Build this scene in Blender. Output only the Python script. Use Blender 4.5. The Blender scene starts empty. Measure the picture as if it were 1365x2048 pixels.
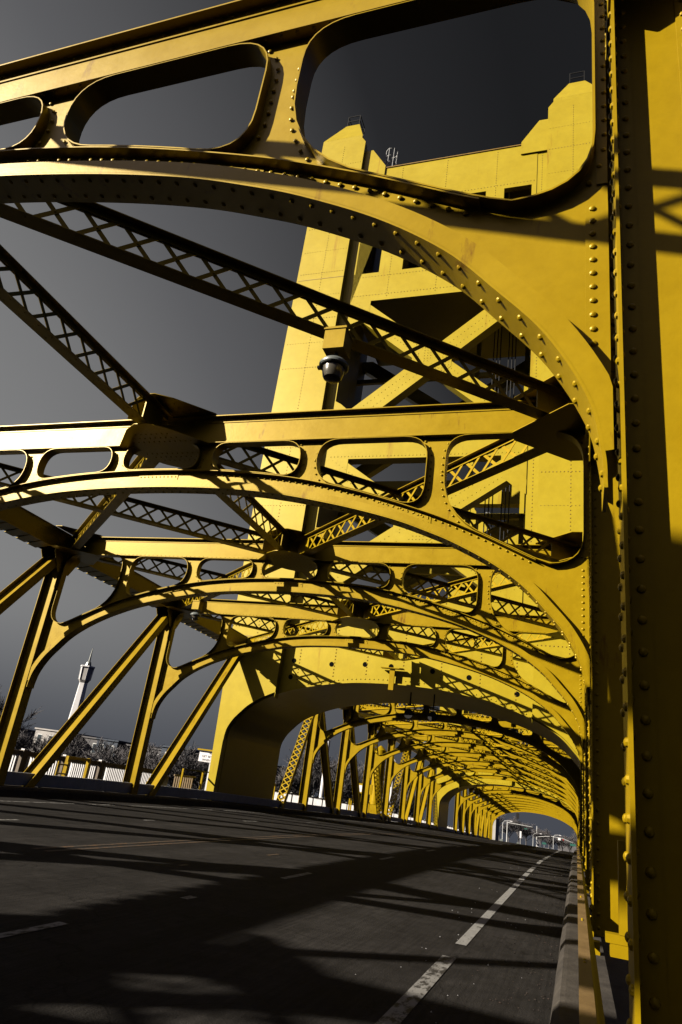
import bpy, math, random
from mathutils import Vector, Matrix
from mathutils.geometry import tessellate_polygon
random.seed(7)
S = bpy.context.scene
COL = S.collection
# ------------------------------------------------------------------ camera, light, sky
TILT = Matrix.Rotation(math.atan(0.0456), 4, 'X')      # the near deck climbs at 4.5 %: everything is laid out along it, then tipped
EYE = 1.54
yaw, pitch, roll, FOC, DX = -0.36144837, 0.37890107, 0.14202741, 1359.06, 0.14096643
def cam_basis():
    cy, sy, cp, sp = math.cos(yaw), math.sin(yaw), math.cos(pitch), math.sin(pitch)
    F = Vector((sy*cp, cy*cp, sp)); R = Vector((cy, -sy, 0)); U = R.cross(F)
    cr, sr = math.cos(roll), math.sin(roll)
    return R*cr+U*sr, U*cr-R*sr, F
cR, cU, cF = cam_basis()
cd = bpy.data.cameras.new('camera'); cam = bpy.data.objects.new('camera', cd); COL.objects.link(cam)
cd.sensor_fit = 'VERTICAL'; cd.sensor_height = 36; cd.sensor_width = 24; cd.lens = FOC*36/2048
cd.clip_start = 0.05; cd.clip_end = 5000
m = Matrix.Identity(4)
for i in range(3):
    m[i][0], m[i][1], m[i][2] = cR[i], cU[i], -cF[i]
m[0][3], m[1][3], m[2][3] = -DX, 0, EYE
cam.matrix_basis = m
S.camera = cam
S.cycles.diffuse_bounces = 0; S.cycles.glossy_bounces = 2
S.view_settings.view_transform = 'Standard'; S.view_settings.look = 'None'
S.view_settings.exposure = 1.5; S.view_settings.gamma = 1

sun_dir = Vector((1.23, 1.0, -0.78)).normalized()       # the way the light travels (bridge frame)
sl = bpy.data.lights.new('sun', 'SUN'); sl.energy = 5.0; sl.angle = math.radians(0.5); sl.color = (1, 0.9, 0.74)
sun = bpy.data.objects.new('sun', sl); COL.objects.link(sun)
sun.matrix_basis = Matrix.Translation((0, 0, 60)) @ sun_dir.to_track_quat('-Z', 'Y').to_matrix().to_4x4()
tsd = -(TILT.to_3x3() @ sun_dir)
w = bpy.data.worlds.new('World'); S.world = w; w.use_nodes = True
nt = w.node_tree; N = nt.nodes; L = nt.links; N.clear()
out = N.new('ShaderNodeOutputWorld'); bg = N.new('ShaderNodeBackground'); L.new(bg.outputs[0], out.inputs[0])
sky = N.new('ShaderNodeTexSky'); sky.sky_type = 'NISHITA'; sky.sun_disc = False
sky.sun_elevation = math.asin(tsd.z); sky.sun_rotation = math.atan2(tsd.x, tsd.y)
hs = N.new('ShaderNodeHueSaturation'); hs.inputs['Saturation'].default_value = 0.3; L.new(sky.outputs[0], hs.inputs['Color'])
tc = N.new('ShaderNodeTexCoord')
dt = N.new('ShaderNodeVectorMath'); dt.operation = 'DOT_PRODUCT'
dt.inputs[1].default_value = (-1.0, 0.1, -0.25); L.new(tc.outputs['Generated'], dt.inputs[0])
mr = N.new('ShaderNodeMapRange'); mr.inputs['From Min'].default_value = -0.3; mr.inputs['From Max'].default_value = 0.8
L.new(dt.outputs['Value'], mr.inputs['Value'])
cr_ = N.new('ShaderNodeValToRGB'); L.new(mr.outputs[0], cr_.inputs[0])
e = cr_.color_ramp.elements
e[0].position = 0.0; e[0].color = (.005, .005, .0055, 1); e[1].position = 1.0; e[1].color = (.12, .12, .12, 1)
for p, c in ((.2, (.0045, .0045, .0048)), (.36, (.009, .009, .0098)), (.53, (.034, .034, .0355)), (.65, (.054, .054, .0565)), (.78, (.088, .088, .089)), (.9, (.11, .11, .11))):
    k = e.new(p); k.color = (*c, 1)
sx = N.new('ShaderNodeSeparateXYZ'); L.new(tc.outputs['Generated'], sx.inputs[0])
mz = N.new('ShaderNodeMapRange'); mz.interpolation_type = 'SMOOTHSTEP'
mz.inputs['From Min'].default_value = 0.0; mz.inputs['From Max'].default_value = 0.24; L.new(sx.outputs['Z'], mz.inputs['Value'])
mx = N.new('ShaderNodeMix'); mx.data_type = 'RGBA'; L.new(mz.outputs[0], mx.inputs['Factor'])
mx.inputs['A'].default_value = (.028, .031, .040, 1); L.new(cr_.outputs[0], mx.inputs['B'])
mu = N.new('ShaderNodeMix'); mu.data_type = 'RGBA'; mu.blend_type = 'ADD'; mu.inputs['Factor'].default_value = 0.0015
L.new(mx.outputs['Result'], mu.inputs['A']); L.new(hs.outputs[0], mu.inputs['B'])
# clear bright sky behind the camera (sun side), dull haze low down away from the view, dark below the horizon
def mrange(sock, a, b, c, d):
    q = N.new('ShaderNodeMapRange'); q.inputs['From Min'].default_value = a; q.inputs['From Max'].default_value = b
    q.inputs['To Min'].default_value = c; q.inputs['To Max'].default_value = d; L.new(sock, q.inputs['Value']); return q.outputs[0]
def mul(a, b):
    q = N.new('ShaderNodeMath'); q.operation = 'MULTIPLY'; L.new(a, q.inputs[0]); L.new(b, q.inputs[1]); return q.outputs[0]
bk = N.new('ShaderNodeMix'); bk.data_type = 'RGBA'; L.new(mul(mrange(sx.outputs['Y'], -.25, .1, 1, 0), mrange(sx.outputs['Z'], .1, .45, 0, 1)), bk.inputs['Factor'])
L.new(mu.outputs['Result'], bk.inputs['A']); bk.inputs['B'].default_value = (.30, .26, .28, 1)
side_ = mrange(sx.outputs['X'], .04, .4, 1, .22)
blu = N.new('ShaderNodeMix'); blu.data_type = 'RGBA'; L.new(mrange(sx.outputs['X'], .15, .5, 0, 1), blu.inputs['Factor']); L.new(bk.outputs['Result'], blu.inputs['A']); blu.inputs['B'].default_value = (.06, .09, .22, 1)
k_ = mul(side_, mrange(sx.outputs['Z'], -.08, -.03, .03, 1))
rear = mrange(sx.outputs['Y'], -.1, .1, .25, 1); upz = mrange(sx.outputs['Z'], .1, .4, 0, 1)
rm = N.new('ShaderNodeMath'); rm.operation = 'MAXIMUM'; L.new(rear, rm.inputs[0]); L.new(upz, rm.inputs[1])
sc_ = N.new('ShaderNodeVectorMath'); sc_.operation = 'SCALE'; L.new(blu.outputs['Result'], sc_.inputs[0]); L.new(mul(k_, rm.outputs[0]), sc_.inputs['Scale'])
L.new(sc_.outputs[0], bg.inputs['Color']); bg.inputs['Strength'].default_value = 0.66

# ------------------------------------------------------------------ materials
def mat(name, c1, c2=None, rough=.5, scale=3.0, bump=.0, bscale=30, metal=0, spec=.5, rvar=.1, mark=None, stretch=(1, 1, 1), emit=None, coat=0, grime=0, tint=None):
    m = bpy.data.materials.new(name); m.use_nodes = True
    n = m.node_tree.nodes; l = m.node_tree.links; b = n['Principled BSDF']
    b.inputs['Roughness'].default_value = rough; b.inputs['Metallic'].default_value = metal
    if tint: b.inputs['Specular Tint'].default_value = (*tint, 1)
    b.inputs['Specular IOR Level'].default_value = spec; b.inputs['Coat Weight'].default_value = coat; b.inputs['Coat Roughness'].default_value = .3
    t = n.new('ShaderNodeTexCoord'); oi = n.new('ShaderNodeObjectInfo')
    mp = n.new('ShaderNodeMapping'); mp.inputs['Scale'].default_value = stretch
    ad = n.new('ShaderNodeVectorMath'); ad.operation = 'MULTIPLY_ADD'
    cmb = n.new('ShaderNodeCombineXYZ')
    for i in range(3): l.new(oi.outputs['Random'], cmb.inputs[i])
    l.new(cmb.outputs[0], ad.inputs[0]); ad.inputs[1].default_value = (37, 53, 71); l.new(t.outputs['Object'], ad.inputs[2])
    l.new(ad.outputs[0], mp.inputs['Vector'])
    nz = n.new('ShaderNodeTexNoise'); nz.inputs['Scale'].default_value = scale; nz.inputs['Detail'].default_value = 6; nz.inputs['Roughness'].default_value = .62
    l.new(mp.outputs[0], nz.inputs['Vector'])
    rp = n.new('ShaderNodeValToRGB'); rp.color_ramp.elements[0].position = .35; rp.color_ramp.elements[1].position = .68
    rp.color_ramp.elements[0].color = (*(c2 or [c*.8 for c in c1]), 1); rp.color_ramp.elements[1].color = (*c1, 1)
    l.new(nz.outputs['Fac'], rp.inputs[0]); colr = rp.outputs[0]
    if mark:                                            # rust and grime streaks with shapes of their own
        mc, thr, msc, mst = mark
        mp2 = n.new('ShaderNodeMapping'); mp2.inputs['Scale'].default_value = mst; l.new(ad.outputs[0], mp2.inputs['Vector'])
        n2 = n.new('ShaderNodeTexNoise'); n2.inputs['Scale'].default_value = msc; n2.inputs['Detail'].default_value = 8; n2.inputs['Roughness'].default_value = .7
        l.new(mp2.outputs[0], n2.inputs['Vector'])
        r2 = n.new('ShaderNodeValToRGB'); r2.color_ramp.elements[0].position = thr; r2.color_ramp.elements[1].position = thr+.1
        r2.color_ramp.elements[0].color = (0, 0, 0, 1); r2.color_ramp.elements[1].color = (1, 1, 1, 1); l.new(n2.outputs['Fac'], r2.inputs[0])
        mm = n.new('ShaderNodeMix'); mm.data_type = 'RGBA'; l.new(r2.outputs[0], mm.inputs['Factor']); l.new(colr, mm.inputs['A']); mm.inputs['B'].default_value = (*mc, 1)
        colr = mm.outputs['Result']
    if grime:                                           # fine blotches of faded and dirty paint
        n3 = n.new('ShaderNodeTexNoise'); n3.inputs['Scale'].default_value = scale*5; n3.inputs['Detail'].default_value = 9; n3.inputs['Roughness'].default_value = .75; l.new(ad.outputs[0], n3.inputs['Vector'])
        r3 = n.new('ShaderNodeMapRange'); r3.inputs['From Min'].default_value = .3; r3.inputs['From Max'].default_value = .7; r3.inputs['To Min'].default_value = 1-.35*grime; r3.inputs['To Max'].default_value = 1+.22*grime
        l.new(n3.outputs['Fac'], r3.inputs['Value'])
        m3 = n.new('ShaderNodeVectorMath'); m3.operation = 'SCALE'; l.new(colr, m3.inputs[0]); l.new(r3.outputs[0], m3.inputs['Scale']); colr = m3.outputs[0]
    l.new(colr, b.inputs['Base Color'])
    if rvar:
        rr = n.new('ShaderNodeMapRange'); rr.inputs['To Min'].default_value = rough-rvar; rr.inputs['To Max'].default_value = rough+rvar
        l.new(nz.outputs['Fac'], rr.inputs['Value']); l.new(rr.outputs[0], b.inputs['Roughness'])
    if bump:
        bz = n.new('ShaderNodeTexNoise'); bz.inputs['Scale'].default_value = bscale; bz.inputs['Detail'].default_value = 5; l.new(ad.outputs[0], bz.inputs['Vector'])
        bp = n.new('ShaderNodeBump'); bp.inputs['Strength'].default_value = bump; bp.inputs['Distance'].default_value = .01
        l.new(bz.outputs['Fac'], bp.inputs['Height']); l.new(bp.outputs[0], b.inputs['Normal'])
    if emit:
        b.inputs['Emission Color'].default_value = (*emit, 1); b.inputs['Emission Strength'].default_value = 1
    return m
GOLD = mat('gold_paint', (.228, .152, .0025), (.196, .127, .0020), rough=.40, scale=2.2, bump=.10, bscale=22, rvar=.09, spec=.50, tint=(1, .74, .16),
           mark=((.10, .045, .004), .605, 4.2, (1, 1, .22)), grime=.22)
GOLD_T = mat('gold_tower_paint', (.285, .218, .009), (.262, .196, .007), rough=.42, spec=.6, tint=(1, .82, .35), scale=.5, bump=.35, bscale=.9, rvar=.06,
             mark=((.20, .115, .004), .61, 1.3, (1, 1, .08)), grime=.30)
GOLD_D = mat('gold_seam_paint', (.17, .10, .004), (.12, .065, .003), rough=.5, scale=2)
DARKM = mat('dark_metal', (.010, .010, .011), (.006, .006, .0065), rough=.7, spec=.15)
ASPH = mat('asphalt', (.0165, .0152, .0146), (.0105, .0098, .0095), rough=.9, scale=1.1, bump=.7, bscale=60, rvar=.05,
           mark=((.012, .011, .011), .62, .7, (1, .18, 1)), spec=.05, grime=1.0)
def road_detail(m):
    n = m.node_tree.nodes; l = m.node_tree.links; b = n['Principled BSDF']; src = b.inputs['Base Color'].links[0].from_socket
    t = n.new('ShaderNodeTexCoord')
    def tex(kind, sc, mp, **k):
        q = n.new('ShaderNodeMapping'); q.inputs['Scale'].default_value = mp; l.new(t.outputs['Object'], q.inputs['Vector'])
        x = n.new(kind); x.inputs['Scale'].default_value = sc
        for a, v in k.items(): 
            if a == 'feature': x.feature = v
            else: x.inputs[a].default_value = v
        l.new(q.outputs[0], x.inputs['Vector']); return x
    def mr_(sock, a, c, d, e_):
        q = n.new('ShaderNodeMapRange'); q.inputs['From Min'].default_value = a; q.inputs['From Max'].default_value = c
        q.inputs['To Min'].default_value = d; q.inputs['To Max'].default_value = e_; l.new(sock, q.inputs['Value']); return q.outputs[0]
    def scale(sock, fac):
        q = n.new('ShaderNodeVectorMath'); q.operation = 'SCALE'; l.new(sock, q.inputs[0]); l.new(fac, q.inputs['Scale']); return q.outputs[0]
    agg = tex('ShaderNodeTexNoise', 95, (1, 1, 1), Detail=4, Roughness=.8)
    src = scale(src, mr_(agg.outputs['Fac'], .35, .68, .7, 1.38))
    groove = tex('ShaderNodeTexNoise', 26, (1, .035, 1), Detail=2)          # tined texture running along the deck
    src = scale(src, mr_(groove.outputs['Fac'], .35, .65, .82, 1.18))
    lane = tex('ShaderNodeTexNoise', .9, (1, .03, 1), Detail=3)             # wheel tracks and drips
    src = scale(src, mr_(lane.outputs['Fac'], .35, .65, .75, 1.25))
    ck = tex('ShaderNodeTexVoronoi', .42, (1, 1, 1), feature='DISTANCE_TO_EDGE')
    wob = tex('ShaderNodeTexNoise', 1.4, (1, 1, 1), Detail=6)
    mv = n.new('ShaderNodeVectorMath'); mv.operation = 'MULTIPLY_ADD'; mv.inputs[1].default_value = (1.4, 1.4, 1.4); l.new(wob.outputs['Color'], mv.inputs[0]); l.new(t.outputs['Object'], mv.inputs[2]); l.new(mv.outputs[0], ck.inputs['Vector'])
    src = scale(src, mr_(ck.outputs['Distance'], .003, .009, .62, 1))
    l.new(src, b.inputs['Base Color'])
road_detail(ASPH)
CONC = mat('concrete', (.050, .044, .038), (.026, .023, .021), rough=.85, scale=2.5, bump=.5, bscale=50, mark=((.02, .017, .015), .56, 2.2, (1, 1, 1)), spec=.15, grime=1.0)
SIDEW = mat('sidewalk_concrete', (.055, .05, .047), (.035, .032, .03), rough=.9, scale=1.4, bump=.3)
GREY = mat('galvanised_steel', (.42, .43, .44), (.32, .33, .34), rough=.6, scale=3, metal=0, mark=((.16, .15, .15), .62, 2, (1, 1, 1)))
WHITE = mat('white_paint', (.52, .52, .55), (.42, .42, .45), rough=.5, scale=4, mark=((.45, .42, .38), .66, 3, (1, 1, .4)))
TAN = mat('tan_concrete', (.11, .088, .064), (.08, .062, .048), rough=.85, scale=3, bump=.3)
WATER = mat('river_water', (.02, .03, .035), rough=.12, bump=.3, bscale=.8, rvar=.05)
EARTH = mat('dry_earth', (.04, .034, .025), (.025, .025, .018), rough=1, scale=.05, rvar=0)
FADED = mat('faded_tan_gold', (.13, .082, .030), (.09, .055, .02), rough=.55, scale=4, bump=.2, mark=((.09, .05, .02), .62, 5, (1, .4, 1)))
BARK = mat('grey_bark', (.085, .080, .086), (.055, .052, .058), rough=.95, scale=1, rvar=0)
GLASSL = mat('lamp_glass', (.07, .065, .05), (.05, .045, .035), rough=.25)
LHOOD = mat('pale_blue_grey_hood', (.11, .125, .12), (.08, .09, .088), rough=.4)
BW1 = mat('pale_render', (.30, .29, .29), (.20, .19, .19), rough=.9, scale=.3)
BW2 = mat('grey_brown_render', (.08, .078, .085), (.055, .054, .06), rough=.9, scale=.3)
BW3 = mat('slate_blue_render', (.022, .032, .052), (.016, .024, .04), rough=.85, scale=.3)
WIN = mat('dark_window_glass', (.03, .04, .05), rough=.15, rvar=0)
GREEN = mat('sign_green', (.008, .07, .055), rough=.5, rvar=0)
REDS = mat('signal_red', (.5, .02, .02), rough=.4, rvar=0, emit=(.5, .02, .02))
HOLE_SHADE = mat('hole_shade_black', (.004, .004, .004), rough=1, rvar=0, spec=0)  # shade inside the drain holes, given as a flat black colour
BLACKT = mat('black_lettering', (.03, .03, .035), rough=.6, rvar=0)
LITTER = mat('leaf_litter', (.035, .018, .012), (.015, .01, .008), rough=1, rvar=0)
CARB = mat('car_blue_grey', (.18, .2, .25), rough=.25, rvar=0); CARW = mat('car_white', (.7, .7, .7), rough=.25, rvar=0)
def line_mat(name, c, base, thr):
    """worn road paint: flakes of bare asphalt show through"""
    m = mat(name, c, [x*.75 for x in c], rough=.8, scale=9, mark=(base, thr, 16, (1, .45, 1)), spec=.25)
    return m
LW = line_mat('worn_white_line', (.17, .168, .165), (.016, .0145, .0135), .56)
LWB = line_mat('badly_worn_white_line', (.15, .147, .143), (.016, .0145, .0135), .47)
LY = line_mat('worn_yellow_line', (.060, .032, .014), (.016, .0145, .0135), .44)

# ------------------------------------------------------------------ mesh helper
class MB:
    def __init__(s): s.v = []; s.f = []; s.sm = []
    def add(s, vs, fs, smooth=False):
        o = len(s.v); s.v += [tuple(v) for v in vs]
        for f in fs: s.f.append(tuple(o+i for i in f)); s.sm.append(smooth)
        return s
    def box(s, x0, x1, y0, y1, z0, z1):
        return s.add([(x, y, z) for x in (x0, x1) for y in (y0, y1) for z in (z0, z1)],
                     [(0, 1, 3, 2), (4, 6, 7, 5), (0, 4, 5, 1), (2, 3, 7, 6), (0, 2, 6, 4), (1, 5, 7, 3)])
    def bar(s, p0, p1, wd, ht, up=(0, 0, 1)):
        p0, p1 = Vector(p0), Vector(p1); d = (p1-p0).normalized(); up = Vector(up)
        a = d.cross(up)
        if a.length < 1e-5: a = d.cross(Vector((1, 0, 0)))
        a.normalize(); b = a.cross(d)
        vs = [p+a*(i*wd/2)+b*(j*ht/2) for p in (p0, p1) for i, j in ((-1, -1), (1, -1), (1, 1), (-1, 1))]
        return s.add(vs, [(3, 2, 1, 0), (4, 5, 6, 7), (0, 1, 5, 4), (1, 2, 6, 5), (2, 3, 7, 6), (3, 0, 4, 7)])
    def tube(s, pts, rad, n=6, cap=True):
        if not isinstance(rad, (list, tuple)): rad = [rad]*len(pts)
        pts = [Vector(p) for p in pts]; vs = []; fs = []
        for i, p in enumerate(pts):
            d = (pts[min(i+1, len(pts)-1)]-pts[max(i-1, 0)]).normalized()
            a = d.cross(Vector((.13, .2, 1))); 
            if a.length < 1e-3: a = d.cross(Vector((1, 0, 0)))
            a.normalize(); b = d.cross(a)
            for k in range(n):
                t = 2*math.pi*k/n; vs.append(p+(a*math.cos(t)+b*math.sin(t))*rad[i])
        for i in range(len(pts)-1):
            for k in range(n):
                fs.append((i*n+k, i*n+(k+1) % n, (i+1)*n+(k+1) % n, (i+1)*n+k))
        if cap: fs += [tuple(range(n-1, -1, -1)), tuple((len(pts)-1)*n+k for k in range(n))]
        return s.add(vs, fs, True)
    def lathe(s, prof, n=20, c=(0, 0, 0)):
        vs = []; fs = []
        for r, z in prof:
            for k in range(n):
                t = 2*math.pi*k/n; vs.append((c[0]+r*math.cos(t), c[1]+r*math.sin(t), c[2]+z))
        for i in range(len(prof)-1):
            for k in range(n): fs.append((i*n+k, i*n+(k+1) % n, (i+1)*n+(k+1) % n, (i+1)*n+k))
        fs += [tuple(range(n-1, -1, -1)), tuple((len(prof)-1)*n+k for k in range(n))]
        return s.add(vs, fs, True)
    def dome(s, c, nrm, r=.021, n=8):
        c = Vector(c); d = Vector(nrm).normalized(); a = d.orthogonal().normalized(); b = d.cross(a); vs = []
        for h, q in ((0, 1), (.55, .86), (.88, .45)):
            for k in range(n):
                t = 2*math.pi*k/n; vs.append(c+d*(h*r*.8)+(a*math.cos(t)+b*math.sin(t))*r*q)
        vs.append(c+d*r*.8); fs = []
        for i in range(2):
            for k in range(n): fs.append((i*n+k, i*n+(k+1) % n, (i+1)*n+(k+1) % n, (i+1)*n+k))
        for k in range(n): fs.append((2*n+k, 2*n+(k+1) % n, 3*n))
        return s.add(vs, fs, True)
    def plate(s, loops, y0, y1, axis='y'):
        """loops of 2D points (first = outline, others = holes), thickened between y0 and y1"""
        tri = tessellate_polygon([[Vector((p[0], p[1], 0)) for p in lp] for lp in loops])
        flat = [p for lp in loops for p in lp]; n = len(flat)
        P = (lambda p, y: (p[0], y, p[1])) if axis == 'y' else ((lambda p, y: (y, p[0], p[1])) if axis == 'x' else (lambda p, y: (p[0], p[1], y)))
        vs = [P(p, y0) for p in flat]+[P(p, y1) for p in flat]
        fs = [tuple(t) for t in tri]+[tuple(n+i for i in reversed(t)) for t in tri]
        o = 0
        for lp in loops:
            k = len(lp)
            for i in range(k): fs.append((o+i, o+(i+1) % k, n+o+(i+1) % k, n+o+i))
            o += k
        return s.add(vs, fs)
    def ribbon(s, path, y0, y1, t, closed=False):
        """a plate bent along an x-z path, t thick to the left of travel"""
        n = len(path); off = []
        for i in range(n):
            a = path[(i-1) % n] if (closed or i > 0) else path[i]; b = path[(i+1) % n] if (closed or i < n-1) else path[i]
            dx, dz = b[0]-a[0], b[1]-a[1]; q = math.hypot(dx, dz) or 1; off.append((path[i][0]-dz/q*t, path[i][1]+dx/q*t))
        vs = [(p[0], y, p[1]) for p in path for y in (y0, y1)]+[(p[0], y, p[1]) for p in off for y in (y0, y1)]
        fs = []; m = 2*n
        for i in range(n if closed else n-1):
            j = (i+1) % n
            fs += [(2*i, 2*i+1, 2*j+1, 2*j), (m+2*i, m+2*j, m+2*j+1, m+2*i+1), (2*i, 2*j, m+2*j, m+2*i), (2*i+1, m+2*i+1, m+2*j+1, 2*j+1)]
        if not closed: fs += [(0, m, m+1, 1), (2*n-2, 2*n-1, m+2*n-1, m+2*n-2)]
        return s.add(vs, fs, True)
    def mirror(s, x):
        s.v = [(2*x-v[0], v[1], v[2]) for v in s.v]; s.f = [tuple(reversed(f)) for f in s.f]; return s
    def mesh(s, name, material):
        me = bpy.data.meshes.new(name); me.from_pydata(s.v, [], s.f)
        me.polygons.foreach_set('use_smooth', s.sm)
        me.materials.append(material); me.update()
        if any(s.sm):
            try: me.set_sharp_from_angle(angle=math.radians(38))
            except Exception: pass
        return me
    def build(s, name, material, parent=None, loc=None, trim=None):
        n0 = len(s.f)
        if trim: s.add(trim[0].v, trim[0].f)
        me = s.mesh(name, material)
        if trim:
            me.materials.append(trim[1]); me.polygons.foreach_set('material_index', [0]*n0+[1]*(len(s.f)-n0))
        o = bpy.data.objects.new(name, me); COL.objects.link(o)
        if parent: o.parent = parent
        if loc: o.location = loc
        return o
def tag(o, label=None, cat=None, group=None, kind=None):
    if label: o['label'] = label
    if cat: o['category'] = cat
    if group: o['group'] = group
    if kind: o['kind'] = kind
    return o
def empty(name, loc=(0, 0, 0)):
    o = bpy.data.objects.new(name, None); COL.objects.link(o); o.location = loc; o.empty_display_size = .2; return o
def copy_tree(o, parent=None):
    c = o.copy(); COL.objects.link(c); c.parent = parent
    for ch in list(o.children): copy_tree(ch, c)
    return c
ORD = ['first', 'second', 'third', 'fourth', 'fifth', 'sixth', 'seventh', 'eighth', 'ninth', 'tenth']

# ------------------------------------------------------------------ deck profile
KN = [(-60, 0), (14, 0), (22, -.03), (30, -.12), (36, -.27), (50, -.62), (64, -1.03), (76, -1.45), (100, -2.50), (135, -4.08), (150, -4.78), (160, -5.25), (600, -26.5)]
def zd(y):
    for (a, p), (b, q) in zip(KN, KN[1:]):
        if y <= b:
            t = max(0, (y-a)/(b-a))
            return p+(q-p)*t
    return KN[-1][1]
def zg(y, h=-4.0): return h-.0456*y                   # truly level ground
XC = -8.0                                             # middle of the roadway
def slab(name, x0, x1, z0, z1, ys, material):
    mb = MB(); vs = []; fs = []
    for y in ys:
        z = zd(y); vs += [(x0, y, z+z0), (x1, y, z+z0), (x1, y, z+z1), (x0, y, z+z1)]
    for i in range(len(ys)-1):
        a = 4*i; b = a+4
        for k in range(4): fs.append((a+k, b+k, b+(k+1) % 4, a+(k+1) % 4))
    n = 4*(len(ys)-1); fs += [(3, 2, 1, 0), (n, n+1, n+2, n+3)]
    mb.add(vs, fs); return mb.build(name, material)
YS = [-30+2.0*i for i in range(91)]
tag(slab('roadway', -15.66, -.34, -.4, 0, YS+[160], ASPH), kind='structure')
for x0, x1, nm in ((.62, 3.8, 'sidewalk'), (-19.8, -16.62, 'sidewalk')):
    tag(slab(nm, x0, x1, -.3, .06, YS, SIDEW), kind='structure')
def kerb(sgn):
    prof = [(-.34, -.4), (-.34, 0), (-.31, .17), (-.26, .235), (-.22, .24), (.62, .24), (.62, -.4)]
    vs = []; fs = []; n = len(prof); mb = MB()
    for y in YS:
        for a, b in prof: vs.append((a if sgn > 0 else -16-a, y, zd(y)+b))
    for i in range(len(YS)-1):
        for k in range(n-1): fs.append((i*n+k, (i+1)*n+k, (i+1)*n+k+1, i*n+k+1))
    mb.add(vs, fs); return mb.build('kerb', CONC)
for sg in (1, -1): tag(kerb(sg), kind='structure')
# land, river, street beyond
g = MB(); NY = [-400, -60, 0, 60, 110, 160, 250, 400, 900, 3500]
vs = []; fs = []
for y in NY:
    for x in (-3000, 3000): vs.append((x, y, zg(y, -7)))
for i in range(len(NY)-1): fs.append((2*i, 2*i+1, 2*i+3, 2*i+2))
g.add(vs, fs); tag(g.build('ground', EARTH), kind='structure')
g = MB(); g.add([(-900, -20, zg(-20, -6.9)), (900, -20, zg(-20, -6.9)), (900, 88, zg(88, -6.9)), (-900, 88, zg(88, -6.9))], [(0, 1, 2, 3)])
tag(g.build('river', WATER), kind='structure')
g = MB(); vs = []; fs = []
SY = [160, 200, 250, 320, 420, 600]
for y in SY:
    for x, dz in ((-40, zg(y, -7.2)-zd(y)), (-20, -.02), (12, -.02), (30, zg(y, -7.2)-zd(y))): vs.append((x, y, zd(y)+dz))
for i in range(len(SY)-1):
    for k in range(3): fs.append((4*i+k, 4*i+k+1, 4*i+5+k, 4*i+4+k))
g.add(vs, fs); tag(g.build('street_embankment', EARTH), kind='structure')
g = MB(); vs = []; fs = []
for y in SY: vs += [(-15.7, y, zd(y)+.02), (-.3, y, zd(y)+.02)]
for i in range(len(SY)-1): fs.append((2*i, 2*i+1, 2*i+3, 2*i+2))
g.add(vs, fs); tag(g.build('street', ASPH), kind='structure')
# painted lines
def strip(name, x, wd, segs, material, jit=0):
    mb = MB()
    for a, b in segs:
        n = max(2, int((b-a)/1.0)+1); ys = [a+(b-a)*i/n for i in range(n+1)]
        vs = []; fs = []
        for y in ys: vs += [(x-wd/2, y, zd(y)+.006), (x+wd/2, y, zd(y)+.006)]
        for i in range(n): fs.append((2*i, 2*i+1, 2*i+3, 2*i+2))
        mb.add(vs, fs)
    return tag(mb.build(name, material), kind='structure')
strip('lane_marking', -1.42, .15, [(4, 8.55)], LWB)
strip('lane_marking', -1.42, .13, [(9.35, 17), (17.3, 19), (19.4, 22), (22.5, 26), (27, 31), (32, 37), (38, 150)], LW)
strip('lane_marking', -4.70, .11, [(3.5, 6.3), (8.55, 8.8), (11.8, 13.1), (18.2, 19.6), (24.2, 25.6), (30.4, 31.8)]+[(36.6+6.1*i, 38+6.1*i) for i in range(18)], LWB)
strip('lane_marking', -11.05, .11, [(11.5, 12.7), (17.4, 18.8), (23.6, 25)]+[(30+6.1*i, 31.4+6.1*i) for i in range(18)], LWB)
strip('lane_marking', -14.3, .11, [(9, 150)], LWB)
for dx in (-.14, .1): strip('centre_marking', -7.98+dx, .1, [(9.8, 34), (35, 60), (61, 150)], LY)
strip('turn_marking', -6.2, .08, [(11.0, 11.25), (14.6, 15.2)], LY)

# ------------------------------------------------------------------ arched cross frames
INTR = [(0, 6.43), (1, 6.41), (2, 6.35), (2.8, 6.25), (3.57, 6.11), (4.3, 5.95), (5.0, 5.76), (5.55, 5.56), (6.0, 5.37), (6.6, 5.05), (7.08, 4.70), (7.4, 4.36), (7.7, 4.00), (7.92, 3.58), (7.99, 3.25), (8.0, 3.05)]
EXTR = [(0, 6.82), (1, 6.80), (2.1, 6.72), (3.13, 6.58), (4.3, 6.31), (5.5, 5.93), (6.24, 5.63), (6.77, 5.38), (7.2, 5.17), (7.5, 5.06), (7.75, 5.05), (8.1, 5.1)]
def smooth_curve(pts, n=44):
    """Catmull-Rom through (u, z), evenly resampled"""
    P = [(-pts[1][0], pts[1][1])]+pts+[(2*pts[-1][0]-pts[-2][0], 2*pts[-1][1]-pts[-2][1])]
    o = []
    for i in range(1, len(P)-2):
        for k in range(6):
            t = k/6; r = []
            for a in range(2):
                p0, p1, p2, p3 = P[i-1][a], P[i][a], P[i+1][a], P[i+2][a]
                r.append(.5*(2*p1+(p2-p0)*t+(2*p0-5*p1+4*p2-p3)*t*t+(3*p1-p0-3*p2+p3)*t**3))
            o.append(tuple(r))
    o.append(pts[-1]); return o
IC = smooth_curve(INTR); EC = smooth_curve(EXTR)
def ev(C, u):
    u = abs(u)
    for (a, p), (b, q) in zip(C, C[1:]):
        if u <= b: return p+(q-p)*(u-a)/((b-a) or 1)
    return C[-1][1]
STB, STT = 7.38, 7.985
def bez(p, c, q, n=7): return [((1-t)**2*p[0]+2*t*(1-t)*c[0]+t*t*q[0], (1-t)**2*p[1]+2*t*(1-t)*c[1]+t*t*q[1]) for t in [i/n for i in range(n+1)]]
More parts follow.
